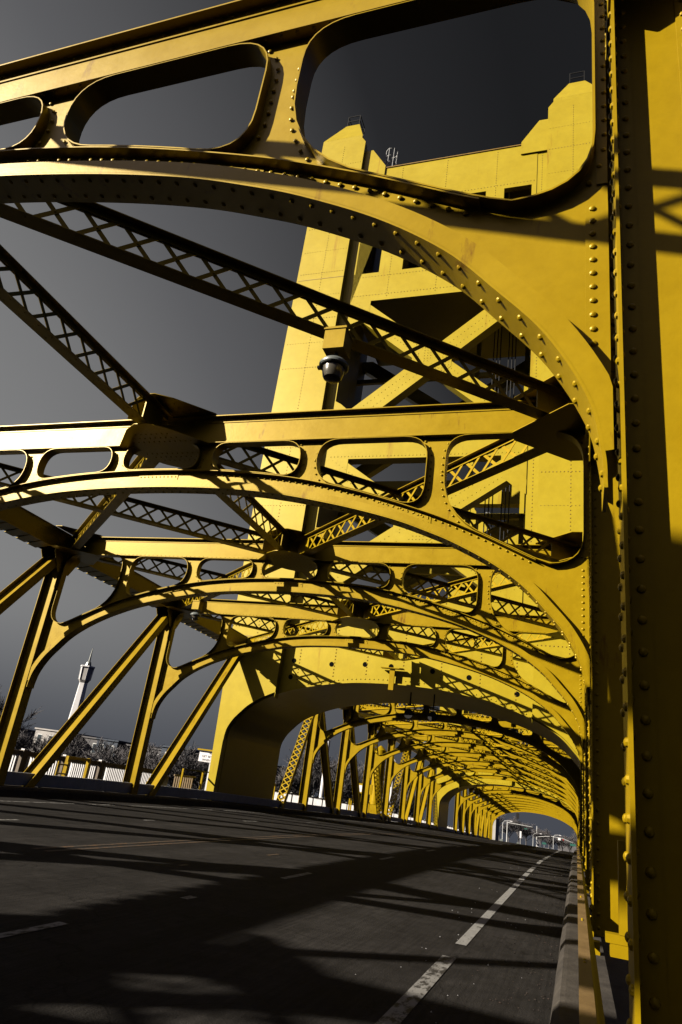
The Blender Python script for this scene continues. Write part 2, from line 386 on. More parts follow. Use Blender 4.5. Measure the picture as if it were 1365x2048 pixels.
def opening(uL, uR, rb=.50, rt=.45, rbr=None, rbl=None, rtr=None):
    """closed loop, anticlockwise: along the arch, up the right side, back along the strut, down the left side"""
    rbr = rbr or rb; rbl = rbl or rb; rtr = rtr or rt; E = lambda u: ev(EC, u); o = []
    rbl = min(rbl, (STB-E(uL))*.52); rbr = min(rbr, (STB-E(uR))*.5); rt = min(rt, (STB-E(uL))*.5); rtr = min(rtr, (STB-E(uR))*.5)
    o += bez((uL, E(uL)+rbl), (uL, E(uL)), (uL+rbl, E(uL+rbl)))
    n = max(3, int((uR-uL-rbl-rbr)/.12))
    o += [(u, E(u)) for u in [uL+rbl+(uR-uL-rbl-rbr)*i/n for i in range(1, n)]]
    o += bez((uR-rbr, E(uR-rbr)), (uR, E(uR)), (uR, E(uR)+rbr))
    T = STB-.004
    o += bez((uR, T-rtr), (uR, T), (uR-rtr, T))
    o += bez((uL+rt, T), (uL, T), (uL, T-rt))
    return o
a_, b_, c_ = 1.02, 3.13, 5.53
HW = .17
ops = [opening(-.88, .88), opening(1.17, 3.03), opening(3.35, 5.41), opening(5.72, 7.96, rb=.5, rbl=.85, rbr=.5, rt=.42, rtr=.55)]
ops = ops+[[(-u, z) for u, z in reversed(o)] for o in ops[1:]]
def frame_parts():
    wb = MB()
    outl = [(-u, z) for u, z in reversed(IC)]+IC[1:]+[(8.03, 2.95), (8.03, STT), (-8.03, STT), (-8.03, 2.95)]
    wb.plate([outl]+ops, -.007, .007)
    # connection angles to the posts, with rivets
    for sg in (1, -1):
        wb.box(min(sg*7.9, sg*8.03), max(sg*7.9, sg*8.03), -.019, -.0071, 3.75, 5.05)
        wb.box(min(sg*7.965, sg*8.03), max(sg*7.965, sg*8.03), -.019, -.0071, 5.2, 7.3)
        z = 3.8
        while z < 5.0: wb.dome((sg*7.94, -.019, z), (0, -1, 0)); z += .1
    # angle strips round the openings with a rivet row
    for oi, o in enumerate(ops):
        n = len(o); acc = 0; prev = None
        for i in range(n):
            a, b = o[i], o[(i+1) % n]; dx, dz = b[0]-a[0], b[1]-a[1]; q = math.hypot(dx, dz)
            if q < 1e-4: continue
            nx, nz = dz/q, -dx/q                      # away from the opening
            while acc < q:
                px, pz = a[0]+dx*acc/q+nx*.055, a[1]+dz*acc/q+nz*.055
                if pz < STB-.05 and nz > -.8: wb.dome((px, -.016, pz), (0, -1, 0), .019, 7)
                acc += .13
            acc -= q
    ex = [(-u, z) for u, z in reversed([p for p in EC if p[0] < 7.3])]+[p for p in EC if 0 < p[0] < 7.3]
    wb.ribbon(list(reversed([(u, z-.0125) for u, z in ex])), -.109, -.0075, .012)
    acc = 0
    for a, b in zip(ex, ex[1:]):
        q = math.hypot(b[0]-a[0], b[1]-a[1])
        while acc < q:
            wb.dome((a[0]+(b[0]-a[0])*acc/q, -.016, a[1]+(b[1]-a[1])*acc/q-.075), (0, -1, 0), .019, 7); acc += .13
        acc -= q
    # splices along the arch
    fl = MB(); full = [(-u, z) for u, z in reversed(IC)]+IC[1:]
    path = [(u, z-.002) for u, z in full]
    fl.ribbon(list(reversed(path)), -.155, .155, .018)
    acc = 0
    for (a, b) in zip(full, full[1:]):
        dx, dz = b[0]-a[0], b[1]-a[1]; q = math.hypot(dx, dz); nx, nz = dz/q, -dx/q
        while acc < q:
            for yy in (-.085, .085): fl.dome((a[0]+dx*acc/q+nx*.02, yy, a[1]+dz*acc/q+nz*.02), (nx, 0, nz), .021)
            acc += .19
        acc -= q
    lip = [(u, z) for u, z in full]; n = len(lip); up = []
    for i, (u, z) in enumerate(lip):
        a, b = lip[max(0, i-1)], lip[min(n-1, i+1)]; dx, dz = b[0]-a[0], b[1]-a[1]; q = math.hypot(dx, dz)
        h_ = .13*min(1, max(.02, (8.02-abs(u))/.12+.1) if abs(u) > 7.9 else 1); up.append((max(-8.03, min(8.03, u-dz/q*h_)), z+dx/q*h_))
    k0 = 6
    for i in range(k0, n-1-k0):
        A, B, C_, D_ = lip[i], lip[i+1], up[i+1], up[i]
        fl.add([(p[0], y, p[1]) for y in (-.155, -.143) for p in (A, B, C_, D_)], [(0, 1, 2, 3), (7, 6, 5, 4), (3, 2, 6, 7)])
    sp = []
    for (ua, ub, rows) in ((4.55, 5.55, 3), (-.45, .45, 2), (-5.55, -4.55, 3)):
        s = MB(); n = 8; us = [ua+(ub-ua)*i/n for i in range(n+1)]
        lo = [(u, ev(IC, u)+.05) for u in us]; hi = [(u, ev(EC, u)-.05) for u in us]
        s.plate([lo+list(reversed(hi))], -.017, -.0072)
        k = int((ub-ua)/.085)
        for i in range(k):
            u = ua+.05+(ub-ua-.1)*i/(k-1)
            for r in range(rows):
                f = (r+.6)/(rows+.2); z = (ev(IC, u)+.05)*(1-f)+(ev(EC, u)-.05)*f
                s.dome((u, -.017, z), (0, -1, 0), .017, 6)
        sp.append(s)
    st = MB()
    st.box(-8.03, 8.03, -.12, -.0075, STT-.014, STT+.004); st.box(-8.03, 8.03, .0075, .12, STT-.014, STT+.004)
    st.box(-8.0, 8.0, -.02, -.0075, STT-.115, STT-.0145)
    st.box(-7.5, 7.5, -.11, -.0075, STB-.003, STB+.011); st.box(-7.5, 7.5, .0075, .11, STB-.003, STB+.011)
    st.box(-7.5, 7.5, -.02, -.0075, STB+.0115, STB+.09)
    u = -7.9
    while u < 7.95:
        st.dome((u, -.02, STT-.06), (0, -1, 0), .019, 6)
        if abs(u) < 7.4: st.dome((u, -.075, STB-.003), (0, 0, -1), .019, 6); st.dome((u, -.02, STB+.05), (0, -1, 0), .014, 6)
        u += .15
    return wb, fl, sp, st
wb, fl, sp, st = frame_parts()
fr0 = empty('arched_cross_frame')
wb.build('arch_web', GOLD, fr0); fl.build('arch_flange', GOLD, fr0); st.build('top_strut', GOLD, fr0)
for s in sp: s.build('splice_plate', GOLD, fr0)
for o in ops:
    mb = MB(); mb.ribbon(o, -.105, .105, .012, closed=True); mb.build('opening_lining', GOLD, fr0)
NEAR = [-10.62, -3.62, 3.38, 10.37, 17.36, 24.35]
LIFT = [43.4+7*i for i in range(7)]
FAR = [105.8+7*i for i in range(7)]
def frame_label(y):
    if y in NEAR:
        k = NEAR.index(y)
        return ['riveted gold arched frame two bays behind the camera, seen only by its shadow', 'riveted gold arched frame just behind the camera, shading the near road',
                'huge gold arched frame at the top edge, nearest the camera with fist-sized rivets', 'second gold arched frame, its straight strut crossing behind the pendant lamp',
                'third gold arched frame, landing on the leftmost visible post', 'fourth gold arched frame, hard in front of the near tower'][k]
    if y in LIFT: return '%s gold arched frame past the near tower' % ORD[LIFT.index(y)]
    return '%s gold arched frame beyond the far tower' % ORD[FAR.index(y)]
frames = {}
for i, y in enumerate(NEAR+LIFT+FAR):
    o = fr0 if i == 0 else copy_tree(fr0)
    o.location = (XC, y, zd(y)); frames[y] = o
    tag(o, frame_label(y), 'bridge frame', 'arched cross frames over the roadway')

# ------------------------------------------------------------------ truss posts, diagonals and chords
def h_section(L, depth=.17, riv=True, near=True):
    """H section standing along z from 0 to L, flanges square to x at .045 and .58 (right-hand truss)"""
    a = MB(); a.box(.045, .063, -depth, depth, 0, L)
    b = MB(); b.box(.562, .58, -depth, depth, 0, L)
    c = MB(); c.box(.063, .562, -.006, .006, 0, L)
    for x0, x1 in ((.063, .17), (.455, .562)): c.box(x0, x1, -.018, -.0062, 0, L)
    if riv:
        z = .08
        while z < L:
            c.dome((.125, -.018, z), (0, -1, 0), .022); c.dome((.50, -.018, z), (0, -1, 0), .022)
            a.dome((.045, -.095, z+.04), (-1, 0, 0), .022); a.dome((.045, .095, z+.04), (-1, 0, 0), .022)
            a.dome((.063, -.10, z+.07), (1, 0, 0), .020)
            z += .15
    return a, b, c
def place_member(parts, names, side, y0, z0, y1, z1):
    root = empty('x'); v = Vector((0, y1-y0, z1-z0)); ang = math.atan2(-(y1-y0), z1-z0)
    for mb, nm in zip(parts, names): mb.build(nm, GOLD, root)
    return root, ang
def gusset(side, y):
    out = []
    for x0, x1, nr in ((.028, .0445, -1), (.583, .597, 1)):
        g = MB(); pl = [(-.62, 7.99), (-.62, 7.30), (-.26, 6.72), (.26, 6.72), (.62, 7.30), (.62, 7.99)]
        g.plate([pl], x0, x1, 'x')
        for zz in [6.85+.13*i for i in range(9)]:
            for yy in [-.5+.125*i for i in range(9)]:
                if zz > 7.35 or abs(yy) < .3: g.dome((x0 if nr < 0 else x1, yy, zz), (nr, 0, 0), .018, 6)
        out.append(g)
    return out
protos = {}
for side in (1, -1):
    pr = empty('truss_post')
    PL = 8.8
    for mb, nm in zip(h_section(PL), ('inner_flange', 'outer_flange', 'post_web')):
        mb.v = [(x, y, z-1.4) for x, y, z in mb.v]
        if side < 0: mb.mirror(-8)
        mb.build(nm, GOLD, pr)
    for g_ in gusset(side, 0):
        if side < 0: g_.mirror(-8)
        g_.build('gusset_plate', GOLD, pr)
    protos['post', side] = pr
    dg = empty('truss_diagonal'); LD = math.hypot(7, 8.9)
    for mb, nm in zip(h_section(LD, .145), ('inner_flange', 'outer_flange', 'diagonal_web')):
        mb.v = [(x if x < .06 or x > .565 else x, y, z) for x, y, z in mb.v]
        mb.v = [(.305+(x-.305)*.94, y, z) for x, y, z in mb.v]
        if side < 0: mb.mirror(-8)
        mb.build(nm, GOLD, dg)
    protos['diag', side] = dg
    ld = empty('latticed_diagonal')
    for nm, xs in (('side_channel', (.06, .08)), ('side_channel', (.545, .565))):
        mb = MB(); mb.box(xs[0], xs[1], -.16, .16, 0, LD)
        if side < 0: mb.mirror(-8)
        mb.build(nm, GOLD, ld)
    for yy in (-.165, .165):
        mb = MB(); z = .2; k = 0
        while z < LD-.5:
            mb.bar((.07, yy, z), (.555, yy, z+.42), .07, .012, (0, 1, 0)); mb.bar((.555, yy+.013, z), (.07, yy+.013, z+.42), .07, .012, (0, 1, 0)); z += .42
        if side < 0: mb.mirror(-8)
        mb.build('lacing', GOLD, ld)
    protos['lat', side] = ld
SN = {1: 'right', -1: 'left'}
used = set()
def inst(key):
    p = protos[key]
    if key in used: return copy_tree(p)
    used.add(key); return p
def spanword(y): return 'near span' if y < 35 else ('lift span' if y < 95 else 'far span')
for grp, sp_name in ((NEAR, 'before the near tower'), (LIFT, 'between the two towers'), (FAR, 'beyond the far tower')):
    for i, y in enumerate(grp):
        for side in (1, -1):
            o = inst(('post', side)); o.location = (.02 if side > 0 and y == NEAR[2] else 0, y, zd(y))
            lab = 'riveted gold upright of the %s truss, %s one %s' % (SN[side], ORD[i], sp_name)
            if grp is NEAR:
                if side > 0: lab = ['gold upright of the right truss two bays behind the camera', 'gold upright of the right truss just behind the camera', 'big shaded gold upright filling the right edge of the photo',
                               'slim gold upright directly behind the big right-hand one', 'third gold upright along the right edge', 'fourth gold upright along the right edge, before the tower'][i]
                else: lab = ['gold upright of the left truss two bays behind the camera', 'gold upright of the left truss beside the camera, out of frame', 'gold upright of the left truss beyond the left edge, nearest the camera',
                               'gold upright of the left truss just outside the left edge', 'tall gold upright at the left edge, in front of the white spire', 'gold upright between the white spire and the near tower'][i]
            tag(o, lab, 'truss post', 'riveted uprights of the two trusses')
LD = math.hypot(7, 8.9)
def diag(kind, side, yf, yt, lab):
    """foot at yf (z -1.4 below deck), head at yt"""
    o = inst((kind, side)); dz = zd(yt)+7.5-(zd(yf)-1.4); dy = yt-yf
    o.location = (0, yf, zd(yf)-1.4); o.rotation_euler = (-math.atan2(dy, dz), 0, 0)
    o.scale = (1, 1, math.hypot(dy, dz)/LD)
    tag(o, lab, 'truss diagonal', 'slanting members of the two trusses')
for side in (1, -1):
    ys = NEAR+[31.3]
    for i in range(len(NEAR)):
        if side > 0 and i in (1, 2): continue
        diag('diag', side, ys[i], ys[i+1], 'gold diagonal of the %s truss, leaning up to the %s' % (SN[side], ['frame just behind the camera', 'nearest arched frame', 'second arched frame', 'third arched frame', 'fourth arched frame', 'face of the near tower'][i]))
    diag('lat', side, 38.7, 43.4, 'latticed gold end brace of the %s truss just past the near tower portal' % SN[side])
    for i in range(3): diag('diag' if i != 2 else 'lat', side, LIFT[i+1], LIFT[i], 'gold lift-span brace of the %s truss leaning back to its %s upright' % (SN[side], ORD[i]))
    for i in range(3, 6): diag('diag' if i != 3 else 'lat', side, LIFT[i], LIFT[i+1], 'gold lift-span brace of the %s truss rising to its %s upright' % (SN[side], ORD[i+1]))
    diag('lat', side, 91.9, 85.4, 'latticed gold end brace of the %s truss just before the far tower' % SN[side])
    for i in range(6): diag('diag', side, *((FAR[i+1], FAR[i]) if i < 3 else (FAR[i], FAR[i+1])), 'gold brace of the %s truss in bay %s beyond the far tower' % (SN[side], ORD[i]))
    diag('lat', side, 152.5, 147.8, 'latticed gold brace of the %s truss at the far bridge end' % SN[side])
def chord(side, ys, lab):
    root = empty('top_chord', (0, ys[0], 0)); y0 = ys[0]
    iw, ow, cp, lc = MB(), MB(), MB(), MB()
    for a, b in zip(ys, ys[1:]):
        for mb, x0, x1, z0, z1 in ((iw, .046, .062, 7.40, 8.00), (iw, .062, .13, 7.40, 7.414), (ow, .563, .579, 7.325, 8.00), (ow, .50, .563, 7.41, 7.424), (cp, .0, .62, 8.001, 8.018)):
            za, zb = zd(a), zd(b)
            mb.add([(x, y-y0, z+q) for x in (x0, x1) for y, q in ((a, za), (b, zb)) for z in (z0, z1)],
                   [(0, 1, 3, 2), (4, 6, 7, 5), (0, 4, 5, 1), (2, 3, 7, 6), (0, 2, 6, 4), (1, 5, 7, 3)])
        y = a+.7; k = 0
        while y < b-.9:
            q = zd(y)
            lc.add([(.03, y-y0, 7.392+q), (.655, y+.08-y0, 7.31+q), (.655, y+.46-y0, 7.31+q), (.03, y+.46-y0, 7.392+q),
                    (.03, y-y0, 7.38+q), (.655, y+.08-y0, 7.298+q), (.655, y+.46-y0, 7.298+q), (.03, y+.46-y0, 7.38+q)],
                   [(0, 1, 2, 3), (7, 6, 5, 4), (0, 4, 5, 1), (1, 5, 6, 2), (2, 6, 7, 3), (3, 7, 4, 0)])
            y += .50
        y = a+.3
        while y < b:
            for zz in (7.46, 7.94):
                iw.dome((.046, y-y0, zz+zd(y)), (-1, 0, 0), .018, 6)
            if (y-a) % 7 < 1.6 or (y-a) % 7 > 5.4:
                for zz in (7.55, 7.65, 7.75, 7.85): iw.dome((.046, y-y0, zz+zd(y)), (-1, 0, 0), .018, 6)
            y += .15
    ow.add(lc.v, lc.f)
    for mb, nm in ((iw, 'inner_web'), (ow, 'outer_web'), (cp, 'cover_plate')):
        if side < 0: mb.mirror(-8)
        mb.build(nm, GOLD, root)
    tag(root, lab, 'top chord', 'box chords along the tops of the trusses')
for side in (1, -1):
    chord(side, NEAR+[31.25], 'gold box chord along the top of the %s truss, camera to near tower' % SN[side])
    chord(side, [38.6]+LIFT+[91.9], 'gold box chord along the top of the %s truss between the towers' % SN[side])
    chord(side, [98.9]+FAR+[152], 'gold box chord along the top of the %s truss beyond the far tower' % SN[side])
# ------------------------------------------------------------------ roof bracing (latticed girders lying flat overhead)
def brace_proto(L):
    root = empty('roof_brace'); e0, e1 = .45, L-.45
    for nm, z in (('bottom_flange', 7.40), ('top_flange', 7.93)):
        mb = MB(); mb.box(e0-.25, e1+.25, -.13, .13, z, z+.014); up = 1 if z < 7.5 else -1
        for s_ in (-1, 1):
            a, b = (z+.0145, z+.09) if up > 0 else (z-.0755, z-.0005)
            mb.box(e0-.25, e1+.25, *sorted((s_*.012, s_*.024)), a, b)
        x = e0
        while x < e1: mb.dome((x, -.055, z), (0, 0, -1), .014, 5); mb.dome((x, .055, z), (0, 0, -1), .014, 5); x += .3
        mb.build(nm, GOLD, root)
    lc = MB(); n = round((e1-e0-1.0)/.52); p = (e1-e0-1.0)/n; x = e0+.5
    for i in range(-0, n):
        lc.bar((x, -.0065, 7.43), (x+p, -.0065, 7.92), .06, .010, (0, 1, 0)); lc.bar((x+p, .0065, 7.43), (x, .0065, 7.92), .06, .010, (0, 1, 0))
        lc.dome((x+p/2, -.012, 7.675), (0, -1, 0), .018, 6); x += p
    lc.build('lacing', GOLD, root)
    for a, b in ((e0-.1, e0+.5), (e1-.5, e1+.1)):
        mb = MB(); mb.box(a, b, -.0115, .0115, 7.415, 7.929); mb.build('end_plate', GOLD, root)
    return root
LB = math.hypot(8, 7)
bp_d = brace_proto(LB); bp_c = brace_proto(7.0); usedb = set()
def brace(kind, x0, y0, x1, y1, lab, lift=0):
    p = bp_c if kind == 'c' else bp_d
    o = copy_tree(p) if kind in usedb else p; usedb.add(kind)
    z0, z1 = zd(y0), zd(y1); d = Vector((x1-x0, y1-y0, z1-z0)); L0 = 7.0 if kind == 'c' else LB
    X = d.normalized(); Y = Vector((0, 0, 1)).cross(X).normalized(); Z = X.cross(Y)
    M = Matrix.Identity(4)
    for i in range(3): M[i][0], M[i][1], M[i][2] = X[i]*d.length/L0, Y[i], Z[i]
    M[0][3], M[1][3], M[2][3] = x0, y0, z0+lift
    o.matrix_basis = M
    tag(o, lab, 'roof brace', 'latticed braces overhead between the arched frames')
def gusset_plate(y, lab):
    r = empty('centre_joint', (XC, y, zd(y)))
    f_ = .45 if y == NEAR[1] else 1
    for z in (7.36, 8.022):
        mb = MB(); pl = [(-1.05, .12), (-1.05, -.12), (-.45, -.75), (-.14, -.95), (.14, -.95), (.45, -.75), (1.05, -.12), (1.05, .12), (.45, .75), (.14, .95), (-.14, .95), (-.45, .75)]
        mb.plate([[(a*f_, b*f_) for a, b in pl]], z, z+.012, 'z')
        for px in [-.85+.12*i for i in range(15)]:
            for py in (-.55, -.4, -.25, .25, .4, .55):
                if f_ == 1 and abs(px)+abs(py)*1.1 < 1.0: mb.dome((px, py, z), (0, 0, -1), .017, 6)
        mb.build('joint_plate', GOLD, r)
    tag(r, lab, 'joint plate', 'centre joints of the overhead bracing')
def side_gusset(y, side, lab):
    x = -.02 if side > 0 else -15.98
    r = empty('corner_joint', (x, y, zd(y))); s_ = -side
    mb = MB(); k_ = .25 if y == NEAR[2] else 1; pl = [(0, -.95*k_), (s_*.25*k_, -.95*k_), (s_*1.15*k_, -.14), (s_*1.15*k_, .14), (s_*.25*k_, .95*k_), (0, .95*k_)]
    for z in (7.355, 8.024): mb.plate([pl], z, z+.012, 'z')
    mb.build('joint_plate', GOLD, r); tag(r, lab, 'joint plate', 'corner joints of the overhead bracing')
NY_ = NEAR+[31.2]
for i, (a, b) in enumerate(list(zip(NY_, NY_[1:]))):
    nm = ['bay behind the camera, second back', 'bay over the camera', 'bay behind the nearest frame', 'bay behind the second frame', 'bay behind the third frame', 'bay in front of the near tower'][i]
    brace('c', XC, a, XC, b, 'latticed gold centre-line strut, %s' % nm, .008)
    for side in (1, -1):
        xe = -.05 if side > 0 else -15.95
        if i != 1: brace('d', XC, a, xe, b, 'latticed gold brace, centre to %s truss, %s' % (SN[side], nm))
        if i != 2: brace('d', xe, a, XC, b, 'latticed gold brace, %s truss to centre, %s' % (SN[side], nm), .004)
for i, y in enumerate(NEAR):
    gusset_plate(y, 'dark riveted centre joint plates, %s' % ['two frames behind the camera', 'frame just behind the camera', 'nearest frame overhead', 'second frame', 'third frame', 'fourth frame'][i])
    for side in (1, -1): side_gusset(y, side, 'gold corner joint plates, %s truss, %s' % (SN[side], ['two frames behind the camera', 'frame just behind the camera', 'nearest frame overhead', 'second frame', 'third frame', 'fourth frame'][i]))
LY_ = [38.5]+LIFT+[91.9]
for i, (a, b) in enumerate(zip(LY_, LY_[1:])):
    if i == 0: continue
    brace('c', XC, a, XC, b, 'latticed centre-line strut in overhead bay %s of the lift span' % ORD[i])
    for side in (1, -1):
        xe = -.05 if side > 0 else -15.95
        brace('d', XC, a, xe, b, 'latticed brace, centre forward to %s truss, lift span bay %s' % (SN[side], ORD[i]))
        brace('d', xe, a, XC, b, 'latticed brace, %s truss forward to centre, lift span bay %s' % (SN[side], ORD[i]), .004)
for i, (a, b) in enumerate(zip(FAR, FAR[1:])):
    for side in (1, -1):
        xe = -.05 if side > 0 else -15.95
        brace('d', XC, a, xe, b, 'latticed brace, centre forward to %s truss, bay %s past far tower' % (SN[side], ORD[i]))

# ------------------------------------------------------------------ towers
ZB, ZT = 10.6, 29.3
def seamdots(mb, p0, p1, y, dz=.22, r=.03, wd=.10):
    """a lapped plate seam with its rivet line, on a face at depth y"""
    (x0, z0), (x1, z1) = p0, p1; d = math.hypot(x1-x0, z1-z0); n = int(d/dz)
    for i in range(n):
        t = (i+.5)/n; x, z = x0+(x1-x0)*t, z0+(z1-z0)*t
        mb.add([(x-r, y, z-r), (x+r, y, z-r), (x+r, y, z+r), (x-r, y, z+r), (x, y-.03, z)], [(0, 1, 4), (1, 2, 4), (2, 3, 4), (3, 0, 4)])
def lerp(a, b, t): return a+(b-a)*t
def tower(y0, lab):
    T = empty('bridge_tower', (XC, y0, zd(y0)))           # local: x from -9.3 to 9.3, y 0 front of the inner plates
    ai = [(u*8.35/8.0, z) for u, z in IC]                  # portal arch
    lo = [(-u, z) for u, z in reversed(ai)]+ai[1:]
    outl = [(-8.7, -8), (-8.35, -8), (-8.35, 2.9)]+lo[1:-1]+[(8.35, 2.9), (8.35, -8), (8.7, -8), (8.95, ZB), (-8.95, ZB)]
    rb = MB(); rb.ribbon([(u, z-.003) for u, z in reversed(lo)], -.12, .35, .05)
    for u in [-7+.22*i for i in range(64)]:
        rb.dome((u*1.0, .012, ev(IC, u)+.16), (0, -1, 0), .03, 5)
    rb.build('portal_rim', GOLD_T, T)
    pg = MB()
    for u in (-5.2, -3.35, -1.7, .1, 1.9, 3.7, 5.3): seamdots(pg, (u, ev(IC, u)+.3), (u, ZB-.1), .018, .16)
    mb = MB(); mb.plate([outl], .02, 6.8); mb.build('portal_block', GOLD_T, T, trim=(pg, GOLD_D))
    for u, z in ((-5.5, 7.13), (-3.5, 7.1), (-1.8, 7.22), (-.5, 7.22), (1.5, 7.15), (3.2, 7.0), (5.35, 6.45), (-5.55, 6.32)):
        hl = MB(); hl.tube([(u, .012, z), (u, .1, z)], .12, 14); hl.build('drain_hole_shade', HOLE_SHADE, T)  # black disc on the face; its colour stands for the hole's dark inside
    for sg in (-1, 1):
        # front slab of each leg, cut by the portal arch
        arch = [p for p in ai if p[0] > 6.02]
        pl = [(8.74, -8), (8.37, -8), (8.37, 2.9)]+list(reversed([(a, b) for a, b in arch if b > 2.95]))+[(6.05, 5.2), (6.05, 42.9), (6.35, 43.35), (9.25, 43.35), (9.2, 16), (9.05, 9.5), (8.74, 0)]
        mb = MB(); mb.plate([pl], -.42, .018)
        slab_ = mb
        mb = MB(); mb.box(5.45, 9.1, .03, 3.0, ZB+.003, 40.3)
        if sg < 0: mb.mirror(0)
        mb.build('leg', GOLD_T, T)
        mb = MB(); mb.box(6.4, 9.1, 3.02, 6.8, ZB+.003, 43.3)
        if sg < 0: mb.mirror(0)
        mb.build('rear_leg', GOLD_T, T)
        sd = MB()
        seamdots(sd, (7.55, 6), (7.55, 42.8), -.42, .2, .028)
        seamdots(sd, (5.75, 12), (5.75, 40), .03, .2, .028)
        for z in (8.6, 13.6, 17.2, 20.8, 24.4, 28.0, 31.6, 35.4, 39.2):
            seamdots(sd, (6.1, z), (9.1, z), -.42, .17, .028)
            if z != 20.8: seamdots(sd, (6.1, z+1.8), (9.1, z+1.8), -.42, .17, .02)
        for z in (8.6, 20.8, 31.6): sd.box(6.06, 9.13, -.432, -.4205, z-.5, z-.47)
        if sg < 0: sd.mirror(0); slab_.mirror(0)
        slab_.build('leg_slab', GOLD_T, T, trim=(sd, GOLD_D))
        # pinnacle with its roof and rail
        pn = MB(); a = [(6.35, -.42), (9.25, -.42), (9.25, 3.0), (6.35, 3.0)]; b = [(7.25, .7), (8.25, .7), (8.25, 1.9), (7.25, 1.9)]
        pn.box(6.352, 9.248, -.418, 3.0, 40.3, 43.6)
        pn.add([(x, y, 43.602) for x, y in a]+[(x, y, 46.3) for x, y in b], [(0, 1, 5, 4), (1, 2, 6, 5), (2, 3, 7, 6), (3, 0, 4, 7), (4, 5, 6, 7)])
        if sg < 0: pn.mirror(0)
        p_ = pn.build('pinnacle', GOLD_T, T)
        rl = MB(); q = [(7.3, .75), (8.2, .75), (8.2, 1.85), (7.3, 1.85)]
        for i in range(4):
            A, B = q[i], q[(i+1) % 4]; rl.bar((A[0], A[1], 46.3), (A[0], A[1], 47.3), .05, .05)
            for z in (46.8, 47.28): rl.bar((A[0], A[1], z), (B[0], B[1], z), .045, .045)
        if sg < 0: rl.mirror(0)
        rl.build('railing', DARKM, p_)
        sh = MB(); sh.plate([[(6.04, 39.6), (6.04, 42.3), (5.5, 42.3), (4.45, 40.62), (4.45, 39.6)]], -.1, 2.4)
        if sg < 0: sh.mirror(0)
        sh.build('shoulder', GOLD_T, T)
    # machine house: front wall with four tall openings
    holes = []
    for cx in (-4.72, -1.6, 1.6, 4.35): holes.append([(cx-.82, 31.5), (cx+.82, 31.5), (cx+.82, 37.0), (cx-.82, 37.0)])
    fw = [[(-5.45, ZT), (5.45, ZT), (5.45, 40.45), (-5.45, 40.45)]]+holes
    mb = MB(); mb.plate(fw, 6.5, 6.8); mb.build('machine_house_wall', GOLD_T, T)
    mb = MB(); mb.box(-5.44, 5.44, .36, 6.49, ZT+.002, ZT+.3); mb.build('machine_house_floor', GOLD_T, T)
    mb = MB(); mb.box(-5.44, 5.44, .36, 6.49, 40.1, 40.44); mb.build('machine_house_roof', GOLD_T, T)
    for x in (-3.2, 0, 3.1):
        mb = MB(); mb.box(x-.5, x+.5, 1.6, 2.2, 29.7, 40.0); mb.build('inner_partition', GOLD_T, T)
    mb = MB()
    mb.box(-5.4, 5.4, -.06, .0, 40.452, 40.52)
    mb.build('cornice', GOLD_D, T)
    sd = MB()
    for x in (-3.2, -.2, 3.0): seamdots(sd, (x, 29.5), (x, 40.3), -.002, .2, .028)
    for z in (29.75, 31.2, 37.3): seamdots(sd, (-5.4, z), (5.4, z), -.002, .2, .028)
    mb = MB(); mb.plate(fw, .0, .35); mb.build('machine_house_wall', GOLD_T, T, trim=(sd, GOLD_D))
    # struts and crossed braces, front and back
    for yy, th, k in ((.0, .7, 1), (6.2, .6, 0)):
        for z0, z1 in ((18.4, 20.0),):
            mb = MB(); mb.box(-5.44 if k else -6.39, 5.44 if k else 6.39, yy, yy+th, z0, z1)
            if k: seamdots(mb, (-5.3, z0+.15), (5.3, z0+.15), yy-.001, .2, .028); seamdots(mb, (-5.3, z1-.15), (5.3, z1-.15), yy-.001, .2, .028)
            mb.build('cross_strut', GOLD_T, T)
        X0 = 5.45 if k else 6.4
        for za, zb in ((20.0, ZT), (ZB, 18.4)):
            for sg in (-1, 1):
                mb = MB(); off = .004 if sg > 0 else 0
                wd = 1.1 if k else .8
                dx, dz = 2*X0, (zb-za); q = math.hypot(dx, dz); n = (-dz/q*wd/2, dx/q*wd/2)
                p = [(-X0+n[0], za+.35+n[1]), (-X0-n[0], za+.35-n[1]), (X0-n[0], zb-.35-n[1]), (X0+n[0], zb-.35+n[1])]
                p = [(max(-X0, min(X0, a)), max(za, min(zb, b))) for a, b in p]
                p = [(-X0, za), (-X0+.95, za), (X0, zb-.75), (X0, zb), (X0-.95, zb), (-X0, za+.75)] if k else [(-X0, za), (-X0+.7, za), (X0, zb-.6), (X0, zb), (X0-.7, zb), (-X0, za+.6)]
                mb.plate([p], yy+off, yy+th-.01)
                if k:
                    for o_ in (-.28, .28): seamdots(mb, (-X0+.3, za+.3+o_), (X0-.3, zb-.3+o_), yy+off-.001, .25, .025)
                if sg < 0: mb.mirror(0)
                mb.build('cross_brace', GOLD_T, T)
